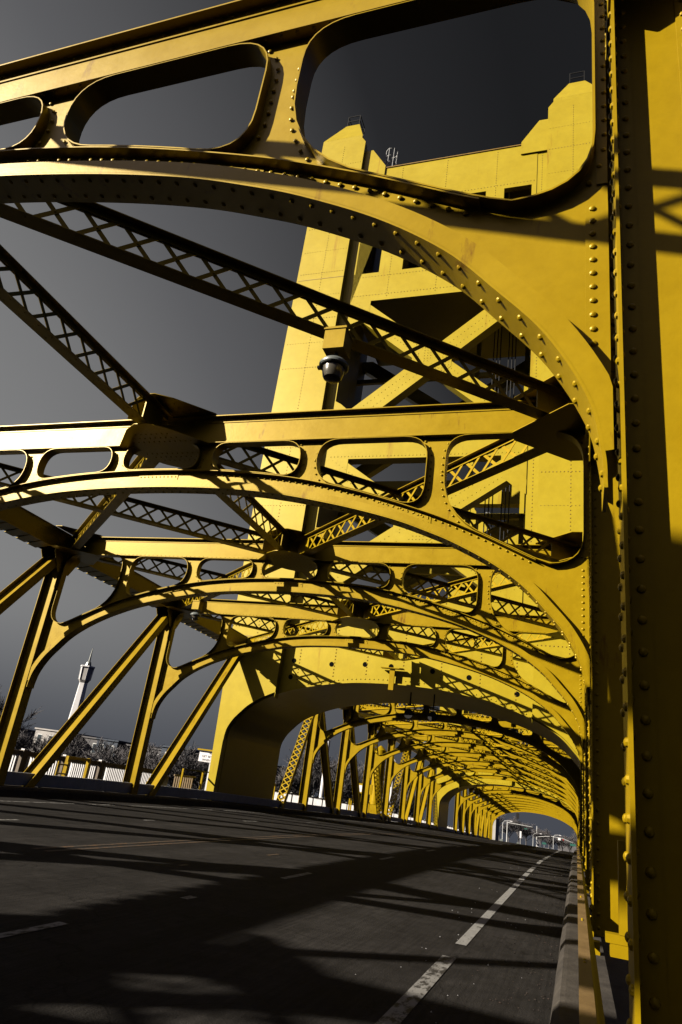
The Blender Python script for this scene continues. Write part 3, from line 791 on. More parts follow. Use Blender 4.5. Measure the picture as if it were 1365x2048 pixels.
            if k:
                zc = (za+zb)/2; mb = MB(); mb.plate([[(-1.15, zc-.55), (-.6, zc-1.0), (.6, zc-1.0), (1.15, zc-.55), (1.15, zc+.55), (.6, zc+1.0), (-.6, zc+1.0), (-1.15, zc+.55)]], yy-.012, yy)
                for a in [-.9+.18*i for i in range(11)]:
                    for b in [-.8+.18*i for i in range(10)]:
                        if abs(a)+abs(b) < 1.45 and (abs(a-b*.8) > .25): seamdots(mb, (a, zc+b), (a+.2, zc+b), yy-.013, .2, .022)
                mb.build('joint_plate', GOLD_T, T)
                for sg in (-1, 1):
                    for zz, up in ((za, 1), (zb, -1)):
                        mb = MB(); mb.plate([[(5.44, zz), (5.44, zz+up*2.2), (5.1, zz+up*2.0), (4.25, zz+up*1.25), (4.15, zz+up*.9), (4.15, zz)]], yy-.010, yy-.001)
                        if sg < 0: mb.mirror(0)
                        mb.build('joint_plate', GOLD_T, T)
    # lift ropes and cable loops seen through the bracing
    for x in (3.0, 3.2, 3.4, 3.9, 4.1, 4.3):
        mb = MB(); mb.tube([(x, 3.4, ZB), (x, 3.4, ZT)], .035, 5); mb.build('lift_rope', DARKM, T)
    for j in range(3):
        mb = MB(); c = (4.3-.2*j, 4.0, 14.9); r = 1.2+.25*j
        mb.tube([(c[0]+r*math.cos(t), c[1], c[2]+1.3*r*math.sin(t)) for t in [math.pi*1.0+math.pi*.95*i/14 for i in range(15)]], .05, 5); mb.build('cable_loop', DARKM, T)
    mb = MB()
    for z in (13.5, 16.9, 22.2, 26.5): mb.bar((-6.3, 4.6, z), (6.3, 4.6, z), .25, .3)
    for x in (1.9, 4.9): mb.bar((x, 4.6, ZB), (x, 4.6, ZT), .25, .25)
    mb.build('inner_walkway_frame', GOLD_T, T)
    # caged ladder on the roof
    cg = MB(); cx, cy = -4.6, 1.2
    for t in range(7):
        an = math.pi*2*t/7; cg.tube([(cx+.4*math.cos(an), cy+.4*math.sin(an), 40.4), (cx+.4*math.cos(an), cy+.4*math.sin(an), 43.4)], .022, 4)
    for z in (40.9, 41.5, 42.1, 42.7, 43.35): cg.tube([(cx+.4*math.cos(math.pi*2*t/12), cy+.4*math.sin(math.pi*2*t/12), z) for t in range(13)], .022, 4)
    for z in (40.9, 41.4, 41.9): cg.bar((-6.0, cy, z), (cx-.3, cy, z+.35), .05, .05)
    cg.bar((-6.0, cy, 41.2), (cx-.3, cy, 42.2), .05, .05); cg.build('ladder_cage', GREY, T)
    tag(T, lab, 'bridge tower'); return T
TW = tower(31.72, 'tall gold riveted lift tower with crossed braces and dark arched portal, nearer one')
T2 = copy_tree(TW); T2.location = (XC, 92.3, zd(92.3)); tag(T2, 'far gold lift tower, only its small arched portal showing in the distance', 'bridge tower')
# end portal: one plain deep arch
ep = empty('end_portal', (XC, 152.2, zd(152.2)))
mb = MB(); lo = [(-u, z) for u, z in reversed(IC)]+IC[1:]
mb.plate([[(-8.6, -1), (-8.0, -1)]+lo+[(8.0, -1), (8.6, -1), (8.6, 7.9), (-8.6, 7.9)]], 0, .12); mb.build('portal_web', GOLD, ep)
mb = MB(); mb.ribbon(list(reversed([(u, z-.003) for u, z in lo])), -.3, .5, .03); mb.build('portal_flange', GOLD, ep)
tag(ep, 'plain brown-gold arched end portal where the street begins', 'end portal')
# stiffener on the tower face between leg and portal girder comes with leg_slab edge

# ------------------------------------------------------------------ lights hung overhead
def pendant(x, y, z, lab):
    """z = underside of the brace the lamp hangs from"""
    r = empty('pendant_lamp', (x, y, z))
    mb = MB(); mb.box(-.15, .15, -.15, .15, -.36, -.005); mb.box(-.165, .165, -.165, .165, -.05, -.03); mb.build('ballast_box', GOLD, r)
    mb = MB(); mb.tube([(0, 0, -.36), (0, 0, -.47)], .025, 8); mb.build('stem', GREY, r)
    mb = MB(); mb.lathe([(.05, -.45), (.12, -.465), (.17, -.50), (.185, -.53), (.205, -.545), (.205, -.575), (.19, -.59), (.16, -.59)], 28); mb.box(-.235, -.19, -.03, .03, -.585, -.55); mb.build('hood', LHOOD, r)
    mb = MB(); mb.lathe([(.155, -.592), (.15, -.66), (.135, -.73), (.12, -.76), (.08, -.775), (.01, -.78)], 28); mb.build('glass_bowl', GLASSL, r)
    tag(r, lab, 'lamp', 'pendant lamps under the overhead braces'); return r
pendant(-3.28, 7.24, 7.34, 'grey dome pendant lamp with square box, large and near the picture middle')
pendant(-13.95, 22.5, 7.36, 'small pale pendant lamp in front of the left end of the fourth frame')
pendant(-7.6, 18.3, 8.75, 'white lamp hood peeping over the third frame centre joint')
for x, y, lb in ((-4.0, 47.0, 'white pendant lamp by the right haunch, first bay beyond the tower portal'), (-12.5, 61.2, 'small white pendant lamp left of centre deep in the lift span'),
                 (-3.5, 75.0, 'tiny white pendant lamp at right, deep in the lift span'), (-12.0, 82.0, 'tiny white pendant lamp just before the far tower')):
    pendant(x, y, 7.38+zd(y), lb)
for x, lb in ((-7.75, 'left round black spotlight under the near tower portal crown'), (-6.6, 'right round black spotlight under the near tower portal crown')):
    y = 33.2; r = empty('portal_spotlight', (x, y, zd(y)+6.25))
    mb = MB(); mb.tube([(0, 0, .1), (0, 0, -.55)], .035, 6); mb.tube([(-.22, 0, -.5), (-.22, 0, -.95)], .02, 5); mb.tube([(.22, 0, -.5), (.22, 0, -.95)], .02, 5); mb.bar((-.23, 0, -.52), (.23, 0, -.52), .05, .05); mb.build('bracket', DARKM, r)
    mb = MB(); n = 20
    mb.tube([(0, .18, -.95), (0, .1, -.95), (0, -.12, -.95), (0, -.16, -.95)], [.10, .2, .23, .2], 20); mb.build('lamp_head', DARKM, r)
    tag(r, lb, 'spotlight', 'spotlights under the tower portal')
# hanging equipment box between the spotlights
r = empty('signal_box', (-8.35, 31.5, zd(32)+6.2)); mb = MB(); mb.box(-.12, .12, -.04, .04, -.1, .85); mb.build('housing', GOLD, r)
mb = MB(); mb.bar((-.55, 0, .9), (.55, 0, .9), .3, .035); mb.build('hanger_shelf', GOLD, r); tag(r, 'gold equipment box fixed on the near portal crown beside the spotlights', 'equipment box')

# ------------------------------------------------------------------ guard rails
def rail(side):
    r = empty('guard_rail', (0, 0, 0)); X = (lambda x: x) if side > 0 else (lambda x: -16-x-.35)
    ys = [y for y in YS if y >= -4]
    def sweep(prof, nm, mt):
        vs = []; fs = []; n = len(prof); mb = MB()
        for y in ys:
            for a, b in prof: vs.append((X(a), y, zd(y)+b))
        for i in range(len(ys)-1):
            for k in range(n): fs.append((i*n+k, (i+1)*n+k, (i+1)*n+(k+1) % n, i*n+(k+1) % n))
        fs += [tuple(range(n)), tuple((len(ys)-1)*n+k for k in reversed(range(n)))]
        mb.add(vs, fs); mb.build(nm, mt, r)
    if side > 0:
        sweep([(-.125, .62), (-.125, .652), (-.045, .652), (-.045, .64), (-.11, .64), (-.11, .62)], 'top_angle', FADED)
        sweep([(-.045, .36), (-.045, .6395), (-.03, .6395), (-.03, .375), (.035, .375), (.035, .36)], 'rail_channel', GOLD)
        mb = MB(); y = 3.5
        while y < 60:
            for x in (-.085,): mb.dome((x, y, zd(y)+.652), (0, 0, 1), .013, 6); mb.dome((x, y+.1, zd(y)+.652), (0, 0, 1), .013, 6)
            y += 2.2
        mb.build('bolt', GOLD, r)
    else:
        sweep([(-.10, .28), (-.10, .60), (-.085, .625), (-.02, .625), (-.02, .25), (-.085, .25)], 'rail_beam', GREY)
    y = 2.0 if side > 0 else 5.4
    while y < 158:
        mb = MB(); mb.box(*sorted((X(.0), X(.10 if side > 0 else -.02+.12))), y-.07, y+.07, zd(y)+.2, zd(y)+(.36 if side > 0 else .60)); mb.build('rail_post', GREY if side < 0 else GOLD, r); y += 7 if side > 0 else 3.5
    tag(r, 'tan-gold steel guard rail running along the right kerb' if side > 0 else 'dull grey steel guard rail along the far left kerb', 'guard rail')
rail(1); rail(-1)
# bracket with an upright by the big right-hand post
r = empty('rail_bracket', (0.0, 4.25, 0))
mb = MB(); mb.box(.066, .102, -.03, .05, 1.032, 1.465); mb.build('upright', GOLD, r)
mb = MB(); mb.box(.0, .40, -.03, .05, .99, 1.03); mb.box(.02, .40, -.06, .02, .935, .989); mb.build('bracket_arm', GOLD, r)
tag(r, 'short bright gold bracket and upright behind the rail, beside the big right post', 'bracket')

# ------------------------------------------------------------------ sidewalk fence (left), gate, sign
def fence_panel(y0, y1, x, lab):
    r = empty('picket_fence_panel', (x, y0, zd(y0))); L_ = y1-y0; q = zd(y1)-zd(y0)
    mb = MB(); mb.bar((0, .14, 1.12), (0, L_-.14, 1.12+q), .13, .16); mb.bar((0, .14, .12), (0, L_-.14, .12+q), .13, .12); mb.build('rail', TAN, r)
    mb = MB(); mb.box(-.11, .11, -.14, .14, -.2, 1.22); mb.build('post', TAN, r)
    mb = MB(); mb.box(-.08, .08, -.1, .1, 1.222, 1.27); mb.build('post_cap', WHITE, r)
    mb = MB(); y = .22
    while y < L_-.2:
        w_ = .16 if (y < .3 or y > L_-.42) else .055
        mb.box(-.065, .065, y, y+w_*.75, .18+q*y/L_, 1.04+q*y/L_); y += w_+.075
    mb.build('pickets', WHITE, r); tag(r, lab, 'fence panel', 'white picket fence panels along the left sidewalk')
fy = 10.2; k = 0
while fy < 30:
    fence_panel(fy, fy+2.4, -19.8, 'white picket fence panel with tan post, %s from the left along the sidewalk' % ORD[k]); fy += 2.4; k += 1
def wall_panel(y0, y1, x, lab):
    r = empty('white_barrier_panel', (x, y0, zd(y0))); L_ = y1-y0; q = zd(y1)-zd(y0)
    mb = MB(); u = .08
    while u < L_-.1: mb.box(-.09, .09, u, u+.03, .1+q*u/L_, 1.09+q*u/L_); u += .27
    mb.build('sun_slats', WHITE, r)  # slats shaped to catch the sun, standing in for a plain white barrier
    mb = MB(); mb.bar((0, .06, 1.14), (0, L_-.06, 1.14+q), .1, .07); mb.build('cap_rail', TAN, r)
    mb = MB(); mb.box(-.06, .06, -.055, .055, 0, 1.2); mb.build('post', GREY, r)
    tag(r, lab, 'barrier panel', 'white barrier panels beyond the near tower')
y = 39.0; k = 0
while y < 150:
    wall_panel(y, y+2.2, -18.9, 'white sun-catching slatted barrier panel beyond the tower, number %d counted away from the tower' % (k+1)); y += 2.2; k += 1
for i, y in enumerate((41.5, 47.5, 52.6, 58, 63.5, 69)):
    r = empty('gold_frame_stand', (-17.6, y, zd(y)))
    mb = MB(); mb.box(-.05, .05, -.5, -.4, 0, 1.5); mb.box(-.05, .05, .0, .1, 0, 1.5); mb.build('upright', GOLD, r)
    mb = MB(); mb.box(-.05, .05, -.39, -.01, 1.4, 1.5); mb.build('cross_bar', GOLD, r)
    tag(r, 'small gold frame stand on the left sidewalk beside lift-span upright %s' % ORD[i], 'stand', 'gold frame stands on the left sidewalk')
r = empty('walkway_gate', (-18.0, 22.5, zd(22.5)))
mb = MB(); mb.box(-.06, .06, -.05, .07, 0, 1.25); mb.build('gate_post', GOLD, r)
mb = MB(); mb.box(-.06, .06, 1.18, 1.30, 0, 1.25); mb.build('gate_post', GOLD, r)
mb = MB(); mb.box(-.04, .04, .071, 1.179, 1.14, 1.24); mb.box(-.04, .04, .071, 1.179, .38, .46); mb.build('gate_frame', GOLD, r)
tag(r, 'open rectangular gold gate frame in front of the white picket fence', 'gate')
r = empty('step_ladder', (-17.4, 21.3, zd(21.3)))
for yy in (0, .5):
    mb = MB(); mb.box(-.02, .02, yy-.02, yy+.02, -.1, 1.05); mb.build('side_rail', GOLD, r)
mb = MB()
for z in (.12, .62, .92): mb.box(-.03, .03, .021, .479, z, z+.05)
mb.build('rungs', GOLD, r); tag(r, 'small gold step ladder beside the slanting brace at the left', 'ladder')
r = empty('warning_sign', (-18.35, 33.0, zd(33)))
mb = MB(); mb.box(-.25, .25, -.1, 1.9, 2.45, 2.52); mb.build('sign_roof', GOLD, r)
mb = MB(); mb.box(.10, .14, .0, 1.75, 1.92, 2.42); sb = mb.build('sign_board', WHITE, r)
mb = MB(); mb.box(-.1, .1, 1.3, 1.5, 0, 1.9); mb.build('sign_post', GREY, r)
def text(body, size, parent, loc, rot, material, name='lettering'):
    cu = bpy.data.curves.new('t', 'FONT'); cu.body = body; cu.size = size; cu.extrude = .003; cu.align_x = 'CENTER'; cu.align_y = 'CENTER'
    to = bpy.data.objects.new('t', cu); COL.objects.link(to); dg_ = bpy.context.evaluated_depsgraph_get()
    me = bpy.data.meshes.new_from_object(to.evaluated_get(dg_)); bpy.data.objects.remove(to); me.name = name
    me.materials.clear(); me.materials.append(material)
    o = bpy.data.objects.new(name, me); COL.objects.link(o); o.parent = parent; o.location = loc; o.rotation_euler = rot
    return o
tag(r, 'white warning sign under a little gold roof beside the near tower leg', 'sign')
# boards face down the bridge toward the walkers: turn it to face the camera
for ch in list(r.children): ch.matrix_basis = Matrix.Rotation(math.radians(-90), 4, 'Z') @ ch.matrix_basis if ch.name.startswith(('sign_board', 'sign_roof')) else ch.matrix_basis
text('WARNING', .13, sb, (.145, .87, 2.335), (math.pi/2, 0, math.pi/2), BLACKT)
text('GET BEYOND GATE', .155, sb, (.145, .87, 2.18), (math.pi/2, 0, math.pi/2), BLACKT)
text('WHEN BELL RINGS', .155, sb, (.145, .87, 2.01), (math.pi/2, 0, math.pi/2), BLACKT)
r = empty('cage_gate', (-17.2, 29.6, zd(30)))
for yy in (0, 1.9, 3.4):
    mb = MB(); mb.box(-.04, .04, yy-.04, yy+.04, 0, 1.42); mb.build('upright', GOLD, r)
mb = MB(); mb.box(-.03, .03, .041, 3.36, 1.36, 1.42); mb.box(-.03, .03, .041, 1.859, .3, .36); mb.build('top_bar', DARKM, r)
mb = MB()
for i in range(9): mb.box(-.5, -.44, .2+.2*i, .27+.2*i, .1, 1.05)
mb.box(-.5, -.44, .1, 2.1, 1.051, 1.12); mb.build('barred_panel', FADED, r)
tag(r, 'gold barred cage gate with dark top bar beside the near tower foot', 'gate')
r = empty('gate_motor', (-17.35, 28.0, zd(28)))
mb = MB(); mb.box(-.25, .25, -.3, .3, .25, 1.0); mb.tube([(0, -.42, .4), (0, -.42, .95), (0, -.2, 1.15), (0, .2, 1.15)], .1, 8); mb.build('housing', GOLD, r)
mb = MB(); mb.box(-.12, .12, -.12, .12, 0, .25); mb.build('pedestal', GOLD, r)
tag(r, 'dumpy gold gate motor on a pedestal beside the cage gate', 'gate motor')

# ------------------------------------------------------------------ white spire, buildings, trees on the left bank
r = empty('white_spire', (-120.6, 150, zg(150)-1.6))
zb = zg(150)
def hexa(mb, prof, n=6, ph=.3):
    vs = []; fs = []
    for q, z in prof:
        for k in range(n): t = 2*math.pi*k/n+ph; vs.append((q*math.cos(t), q*math.sin(t), z))
    for i in range(len(prof)-1):
        for k in range(n): fs.append((i*n+k, i*n+(k+1) % n, (i+1)*n+(k+1) % n, (i+1)*n+k))
    fs.append(tuple((len(prof)-1)*n+k for k in range(n))); mb.add(vs, fs); return mb
hexa(MB(), [(2.6, 0), (1.3, 25.6-zb-7.4), (1.3, 25.6-zb-6.91)]).build('shaft', WHITE, r)
hexa(MB(), [(2.3, 25.6-zb-2.89), (2.3, 25.6-zb-2.55)]).build('cornice', WHITE, r)
mb = MB()
for k in range(6):
    t = 2*math.pi*k/6+.3; mb.bar((1.76*math.cos(t), 1.76*math.sin(t), 25.6-zb-6.1), (1.97*math.cos(t), 1.97*math.sin(t), 25.6-zb-2.95), .3, .3)
hexa(MB(), [(1.25, 25.6-zb-6.9), (1.75, 25.6-zb-6.2), (1.95, 25.6-zb-2.9)]).build('drum', BW1, r, trim=(mb, WHITE))
hexa(MB(), [(1.0, 25.6-zb-2.49), (.7, 25.6-zb-1.6), (.35, 25.6-zb-1.2), (.08, 25.6-zb+2.2)], 8).build('finial', LHOOD, r)
for ch in r.children: ch.scale = (.85, .85, 1)
tag(r, 'slender white spire tower with a lantern top in the left distance', 'spire')
def building(x0, x1, y, ztop, mt, lab, nf=3, depth=25, mt2=None):
    zb_ = zg(y); r = empty('apartment_block', ((x0+x1)/2, y, zb_)); hx = (x1-x0)/2; H = ztop-zb_
    mb = MB(); mb.box(-hx, hx, 0, depth, 0, H); wl = mb.build('wall', mt, r)
    mb = MB(); mb.box(-hx-.3, hx+.3, -.3, depth, H+.004, H+.35); mb.build('roof_edge', mt2 or mt, r)
    fh = H/nf; n = max(2, int(hx*2/3.4))
    for f in range(nf):
        for i in range(n):
            cx = -hx+(i+.5)*2*hx/n
            wf = MB(); wf.box(cx-.75, cx+.75, -.06, .0, f*fh+fh*.3, f*fh+fh*.8); wo = wf.build('window', GREY, r)
            wp = MB(); wp.box(cx-.62, cx+.62, -.09, -.061, f*fh+fh*.34, f*fh+fh*.76); wp.build('pane', WIN, wo)
    tag(r, lab, 'building')
building(-150, -137, 150, 3.9, BW1, 'pale apartment block behind the leftmost bare tree', 3)
building(-133, -122.5, 152, 4.6, BW1, 'whitish apartment block between the left post and the slanting brace', 3)
building(-122.3, -115, 156, 4.2, BW2, 'grey brown block adjoining the whitish apartments', 3)
building(-112, -106, 150, 4.1, BW3, 'slate blue block just right of the spire base', 3)
building(-105.8, -94, 152, 3.6, BW2, 'grey apartment block right of the slate blue one', 3)
building(-93.5, -86, 150, 4.4, BW3, 'dark blue block with a high parapet behind the second left post', 3)
building(-85.8, -70, 152, 3.6, BW2, 'long dark grey block behind the warning sign', 3)

def make_tree(h, seed, spread=.55, twigs=1.0, tr=None):
    rnd = random.Random(seed); tk = MB(); br = MB()
    tr = tr or h*.022
    def grow(p, d, L_, r_, lvl):
        n = 3; r_ = max(r_, .03); pts = [p]; rs = [r_]
        for i in range(n):
            d = (d+Vector((rnd.uniform(-1, 1), rnd.uniform(-1, 1), rnd.uniform(-.3, .6)))*.16).normalized()
            pts.append(pts[-1]+d*(L_/n)); rs.append(r_*(1-.45*(i+1)/n))
        (tk if lvl == 0 else br).tube(pts, rs, 5 if lvl < 2 else 3, cap=False)
        if lvl >= 5: return
        kids = (6 if lvl == 0 else 4) if lvl < 4 else 5
        for k_ in range(int(kids*twigs) or 1):
            a = rnd.uniform(0, 2*math.pi); sp_ = rnd.uniform(.35, .95)*spread*1.6
            nd = (d+Vector((math.cos(a)*sp_, math.sin(a)*sp_, rnd.uniform(-.15, .35)))).normalized()
            t = rnd.uniform(.35, 1) if lvl else rnd.uniform(.55, 1); ii = min(n-1, int(t*n)); q = pts[ii]+(pts[ii+1]-pts[ii])*(t*n-ii)
            grow(q, nd, L_*rnd.uniform(.55, .8), rs[-1]*rnd.uniform(.45, .75), lvl+1)
    grow(Vector((0, 0, 0)), Vector((0, 0, 1)), h*.36, tr, 0)
    return tk, br
TSC = 1.35
tree_protos = []
for k in range(3):
    tk, br = make_tree(12, 11+k, .55+.08*k)
    r = empty('bare_tree'); tk.build('trunk', BARK, r); br.build('crown', BARK, r); tree_protos.append([r, False])
def tree(x, y, z, h, lab, group, k=None, wide=1.0):
    if y > 230: h *= .72
    k = random.randrange(3) if k is None else k
    p = tree_protos[k]; o = copy_tree(p[0]) if p[1] else p[0]; p[1] = True
    o.location = (x, y, z); s_ = h*TSC/12; o.scale = (s_*wide, s_*wide, s_); o.rotation_euler = (0, 0, random.uniform(0, 6.28))
    tag(o, lab, 'tree', group)
TL = [(-96.5, 100, 15.5, 'tallest bare tree at the left edge behind the first left post'), (-88.5, 98, 12, 'bare tree peeping out right of the left post'), (-84.5, 104, 10.5, 'bare tree in front of the whitish apartments'),
      (-80.5, 100, 10.5, 'dense bare tree before the grey brown block'), (-75, 104, 11, 'bare tree by the foot of the slanting brace'), (-70.5, 99, 10.5, 'bare tree in front of the grey block, left of the second post'),
      (-67, 103, 10.5, 'twiggy tree close left of the second left post'), (-63, 100, 11.5, 'bare tree rising above the dark blue roof'), (-60, 104, 11, 'bare tree left of the lower brace near the tower'), (-56.5, 100, 10.5, 'bare tree behind the warning sign'),
      (-52, 103, 11, 'bare tree hidden mostly by the near tower leg'),(-92, 106, 11, 'bare tree behind the left post foot')]
for i, (x, y, h, lb) in enumerate(TL): tree(x, y, zg(y), h, lb, 'bare trees on the left bank', i % 3, 1.25)
TM = [(-58, 140, 15), (-54.5, 146, 16.5), (-50.5, 140, 16), (-47.5, 148, 17), (-44, 142, 15.5), (-40.5, 146, 15), (-37, 142, 14.5), (-34, 150, 14)]
for i, (x, y, h) in enumerate(TM): tree(x, y, zg(y), h, 'bare tree seen through the near tower portal, %s from the left' % ORD[i], 'bare trees seen through the portal', (i+1) % 3, 1.1)
# two white poles seen through the portal
for x, y, top, lb in ((-41.0, 118, 7.5, 'white flagpole-like column seen between lift-span posts, left one'), (-30.0, 122, 5.5, 'white column seen between lift-span posts, right one')):
    r = empty('white_column', (x, y, zg(y))); mb = MB(); mb.tube([(0, 0, 0), (0, 0, top-zg(y)+1)], [.45, .32], 10); mb.build('shaft', WHITE, r)
    mb = MB(); mb.tube([(0, 0, top-zg(y)+1.001), (0, 0, top-zg(y)+1.4)], [.5, .12], 10); mb.build('cap', WHITE, r); tag(r, lb, 'column')
r = empty('lattice_mast', (-51.5, 138, zg(138)))
mb = MB(); H = 8.5-zg(138); mb.tube([(0, 0, 0), (0, 0, H)], .1, 6); mb.build('pole', GREY, r); mb = MB()
for i in range(5):
    mb.bar((-.9, 0, H+.1+.5*i), (.9, 0, H+.1+.5*i), .07, .07)
for i in range(5): mb.bar((-.9+.45*i, 0, H), (-.9+.45*i, 0, H+2.2), .05, .05)
mb.build('lamp_grid', GREY, r); tag(r, 'stadium light mast with a grid of lamps above the trees through the portal', 'light mast')
# gold cylinder tank and machinery at the left of the lift span
r = empty('gate_barrier_machine', (-17.7, 66, zd(66)))
mb = MB(); mb.tube([(0, 0, 1.4), (0, .1, 6.2), (0, .1, 6.6)], [.55, .55, .1], 16); mb.build('drum', GOLD, r)
mb = MB(); mb.box(-.5, .5, -.5, .5, 0, 1.39); mb.build('base', GOLD, r); tag(r, 'upright gold drum machine beyond the left truss midway to the far tower', 'machine')
r = empty('gold_sign_board', (-17.9, 62, zd(62)))
mb = MB(); mb.box(-.9, .9, -.04, .04, 2.1, 2.9); mb.build('board', GOLD, r)
mb = MB(); mb.box(-.55, -.05, -.06, -.041, 2.2, 2.75); mb.build('white_panel', WHITE, r)
mb = MB(); mb.box(-.05, .05, .041, .14, 0, 2.8); mb.build('post', GOLD, r); tag(r, 'gold notice board with a white panel beyond the left truss', 'sign')

# ------------------------------------------------------------------ street beyond the bridge
def zs(y): return zd(y)
r = empty('white_pylon', (-17.15, 165, zs(165)-1)); mb = MB(); mb.box(-.55, .62, -1.5, 6, 0, 5.9); mb.build('wall', BW1, r)
mb = MB(); mb.box(-.75, -.56, -1.6, 6, 0, 5.9); mb.build('white_edge', WHITE, r); tag(r, 'tall pale concrete pylon at the far bridge end, left', 'pylon')
def signal(parent, x, y, z, lamp=None, face=True, s_=1.0):
    mb = MB(); mb.box(x-.2*s_, x+.2*s_, y-.12, y+.12, z-.55*s_, z+.55*s_); h = mb.build('signal_head', DARKM, parent)
    if lamp:
        mb = MB(); mb.tube([(x, y-.16, z+.3*s_), (x, y-.121, z+.3*s_)], .12, 10); mb.build('lens', lamp, h)
r = empty('signal_mast', (-21.7, 252, zs(252)))
mb = MB(); mb.tube([(0, 0, 0), (0, 0, 7.4)], [.17, .12], 8); mb.build('pole', GREY, r)
mb = MB(); mb.tube([(0, 0, 7.2), (4, 0, 7.05), (8, 0, 6.9)], [.1, .08, .06], 6); mb.build('arm', GREY, r)
for x, z in ((3.2, 6.7), (5.2, 6.5), (7.7, 6.6)): mb = MB(); mb.box(x-.5, x+.5, -.15, .15, z-.25, z+.25); mb.build('signal_head', DARKM, r)
mb = MB(); mb.box(5.4, 6.4, -.08, -.02, 5.95, 6.25); mb.build('street_plate', GREEN, r)
tag(r, 'left signal mast with a long arm carrying three dark signal heads', 'traffic signal')
r = empty('signal_mast', (-14.6, 300, zs(300)))
mb = MB(); mb.tube([(0, 0, 0), (0, 0, 9)], [.17, .12], 8); mb.build('pole', GREY, r)
mb = MB(); mb.tube([(0, 0, 5.2), (5, 0, 6.1), (9.5, 0, 6.0), (13.2, 0, 5.0)], [.1, .09, .08, .06], 6); mb.build('arm', GREY, r)
for x, z in ((5.0, 5.6), (9.7, 5.2)): signal(r, x, 0, z, REDS if x > 9 else None, s_=1.2)
mb = MB(); mb.box(7.8, 8.8, -.1, -.03, 5.2, 6.1); mb.build('sign_plate', WHITE, r)
mb = MB(); mb.box(12.2, 14.2, -.1, -.03, 3.9, 4.7); mb.build('street_plate', GREEN, r)
tag(r, 'right signal mast arm with a red light, white plate and green street plate', 'traffic signal')
r = empty('hanging_signal', (-17.6, 240, zs(240)))
mb = MB(); mb.box(-.45, .45, -.2, .2, 8.3, 9.9); mb.build('signal_head', DARKM, r); mb = MB(); mb.tube([(0, 0, 9.9), (0, 0, 11.6)], .04, 5); mb.tube([(-16, 0, 12.0), (-6, 0, 11.5), (0, 0, 11.6), (10, 0, 11.6), (24, 0, 12.2)], .03, 4)
mb.build('span_wire', DARKM, r)
for x in (-16, 24):
    mb = MB(); mb.tube([(x, 0, 0), (x, 0, 12.3)], .15, 6); mb.build('pole', GREY, r)
tag(r, 'dark hanging signal high under the far arch crown', 'traffic signal')
for i, (x, y, h, lb) in enumerate(((-23.4, 255, 7.6, 'left curved-arm street lamp beside the pale pylon'), (-15.4, 290, 6.0, 'straight grey street lamp behind the left signal arm'), (-9.3, 330, 7.5, 'tall thin far street lamp with several heads'))):
    r = empty('street_lamp', (x, y, zs(y))); mb = MB(); mb.tube([(0, 0, 0), (0, 0, h-.6), (.5, 0, h), (2.4, 0, h+.3)], [.13, .1, .08, .06], 6); mb.build('pole', GREY, r)
    mb = MB(); mb.box(2.2, 3.1, -.2, .2, h+.12, h+.32); mb.build('lamp_head', WHITE, r); tag(r, lb, 'street lamp', 'street lamps beyond the bridge')
for i, (x, y, z, w_, h_, mt, lb) in enumerate(((-24.5, 245, 1.0, .8, 1.9, WHITE, 'white roadside board below the left signal pole'), (-17.8, 258, 3.2, .55, 2.1, WHITE, 'tall whitish banner hanging from a pole by the dark trees'),
        (-13.5, 285, 1.6, .6, 1.7, WHITE, 'white roadside panel right of the dark trees'), (-22.6, 243, .9, .9, .9, LHOOD, 'small pale blue sign near the left signal pole'), (-12.0, 305, 3.0, 1.5, .7, GREEN, 'green overhead name plate left of the far mast'),
        (-18.9, 262, .9, .7, .9, LHOOD, 'small round-cornered pale sign by the dark trees'))):
    r = empty('roadside_sign', (x, y, zs(y))); mb = MB(); mb.box(-w_/2, w_/2, -.05, .05, z, z+h_); mb.build('panel', mt, r)
    mb = MB(); mb.tube([(0, .1, 0), (0, .1, z+h_-.05)], .05, 6); mb.build('post', GREY, r); tag(r, lb, 'sign')
def car(x, y, mt, lb):
    r = empty('parked_car', (x, y, zs(y)+.03))
    prof = [(-.9, .25), (-.9, .8), (-.72, .95), (-.62, 1.42), (.62, 1.42), (.72, .95), (.9, .8), (.9, .25)]
    mb = MB(); mb.plate([prof], -2.1, 2.1); mb.build('body', mt, r)
    mb = MB(); mb.plate([[(-.66, .98), (-.56, 1.36), (.56, 1.36), (.66, .98)]], -2.13, -2.101); mb.build('rear_window', WIN, r)
    for xx in (-.72, .72):
        for yy in (-1.3, 1.3): mb = MB(); mb.tube([(xx-.1, yy, .33), (xx+.1, yy, .33)], .32, 12); mb.build('wheel', DARKM, r)
        mb = MB(); mb.box(xx-.12, xx+.12, -2.12, -2.101, .65, .8); mb.build('tail_light', REDS, r)
    tag(r, lb, 'car', 'cars on the far street')
for i, (x, y, mt) in enumerate(((-11.5, 262, CARB), (-9.6, 268, CARW), (-7.6, 262, CARB), (-5.6, 270, CARW), (-13.2, 275, CARW))):
    car(x, y, mt, '%s tiny %s car waiting at the far junction, from the left' % (['second', 'third', 'fourth', 'fifth', 'first'][i], 'white' if mt is CARW else 'blue-grey'))
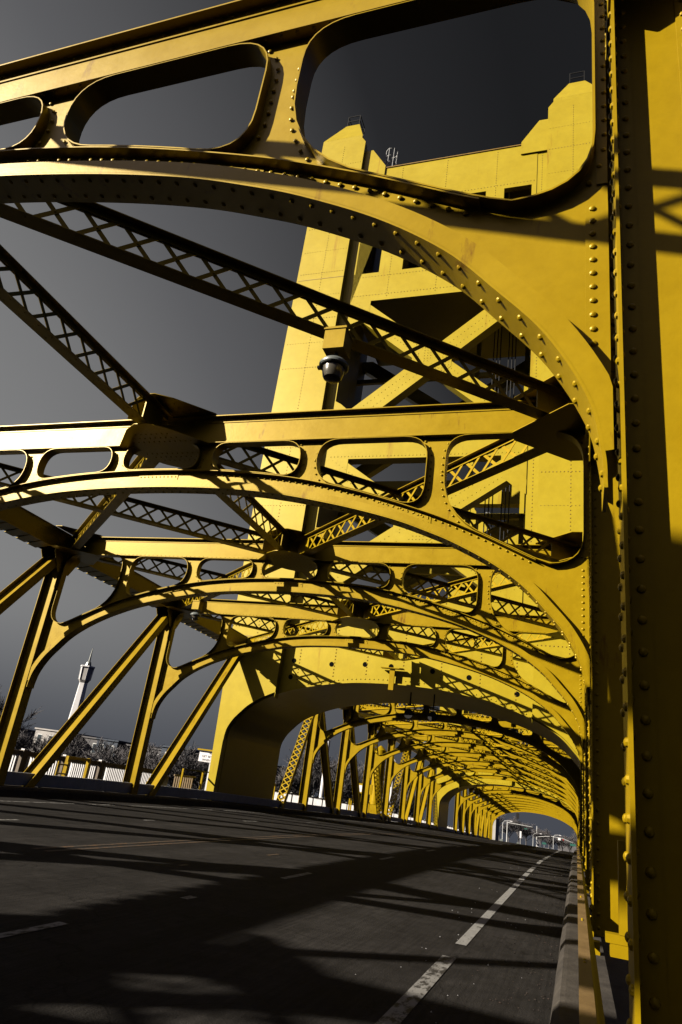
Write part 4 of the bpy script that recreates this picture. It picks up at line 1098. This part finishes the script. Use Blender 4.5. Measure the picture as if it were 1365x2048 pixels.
TS = [(-27, 236, 13), (-25, 262, 14), (-22.5, 268, 10.5), (-19.5, 274, 12), (-17.3, 282, 11.5), (-20, 292, 12), (-14.5, 330, 11), (-10, 345, 10), (-6, 350, 10.5), (-2.5, 345, 10), (0, 330, 11), (2.5, 300, 13), (4.2, 280, 14.5), (6, 262, 15), (-16, 345, 12), (-12, 360, 12), (-7.5, 362, 11), (-3, 365, 11.5)]
for i, (x, y, h) in enumerate(TS): tree(x, y, zs(y)-.1, h, 'bare street tree in the far haze, number %d from the near left' % (i+1), 'bare trees along the far street', i % 3, 1.2)
r = empty('tan_building', (-5.0, 400, zs(400)))
mb = MB(); mb.box(-4, 6, 0, 20, 0, 6.5); mb.build('wall', BW2, r); mb = MB(); mb.box(-4.2, 6.2, -.2, 20, 6.51, 6.8); mb.build('roof', TAN, r); tag(r, 'low grey building closing the far street', 'building')

# ------------------------------------------------------------------ litter at the kerb
r = MB(); r.box(-.11, .11, -.022, .022, 0, .035); o = r.build('paper_cup', WHITE, None, (-.62, 6.05, .006)); o.rotation_euler = (0, 0, -.35)
tag(o, 'crumpled white paper scrap lying on the road near the right kerb', 'litter')
lt = MB(); rl_ = random.Random(3)
for i in range(900):
    y = 4.8+rl_.random()**1.6*40; x = -.36-abs(rl_.gauss(0, .28)); s_ = rl_.uniform(.004, .014); a = rl_.uniform(0, 3.14); z = zd(y)+.004
    ca, sa = math.cos(a)*s_, math.sin(a)*s_
    lt.add([(x-ca, y-sa, z), (x+sa*.6, y-ca*.6, z+s_*.5), (x+ca, y+sa, z), (x-sa*.6, y+ca*.6, z+s_*.3)], [(0, 1, 2, 3)])
tag(lt.build('leaf_litter', LITTER), 'brown leaf crumbs and grit gathered along the right kerb', 'litter', kind='stuff')
lt = MB()
for i in range(90):
    y = 4.6+rl_.random()*22; x = -.5-rl_.random()*1.6; s_ = rl_.uniform(.004, .012); z = zd(y)+.003
    lt.add([(x-s_, y, z), (x, y-s_, z+s_), (x+s_, y, z), (x, y+s_, z+s_*.8)], [(0, 1, 2, 3)])
tag(lt.build('pale_grit', WHITE), 'scattered pale grit specks on the near road', 'litter', kind='stuff')

# ------------------------------------------------------------------ tip everything so that the far land lies level
for o in list(S.objects):
    if o.parent is None: o.matrix_basis = TILT @ o.matrix_basis
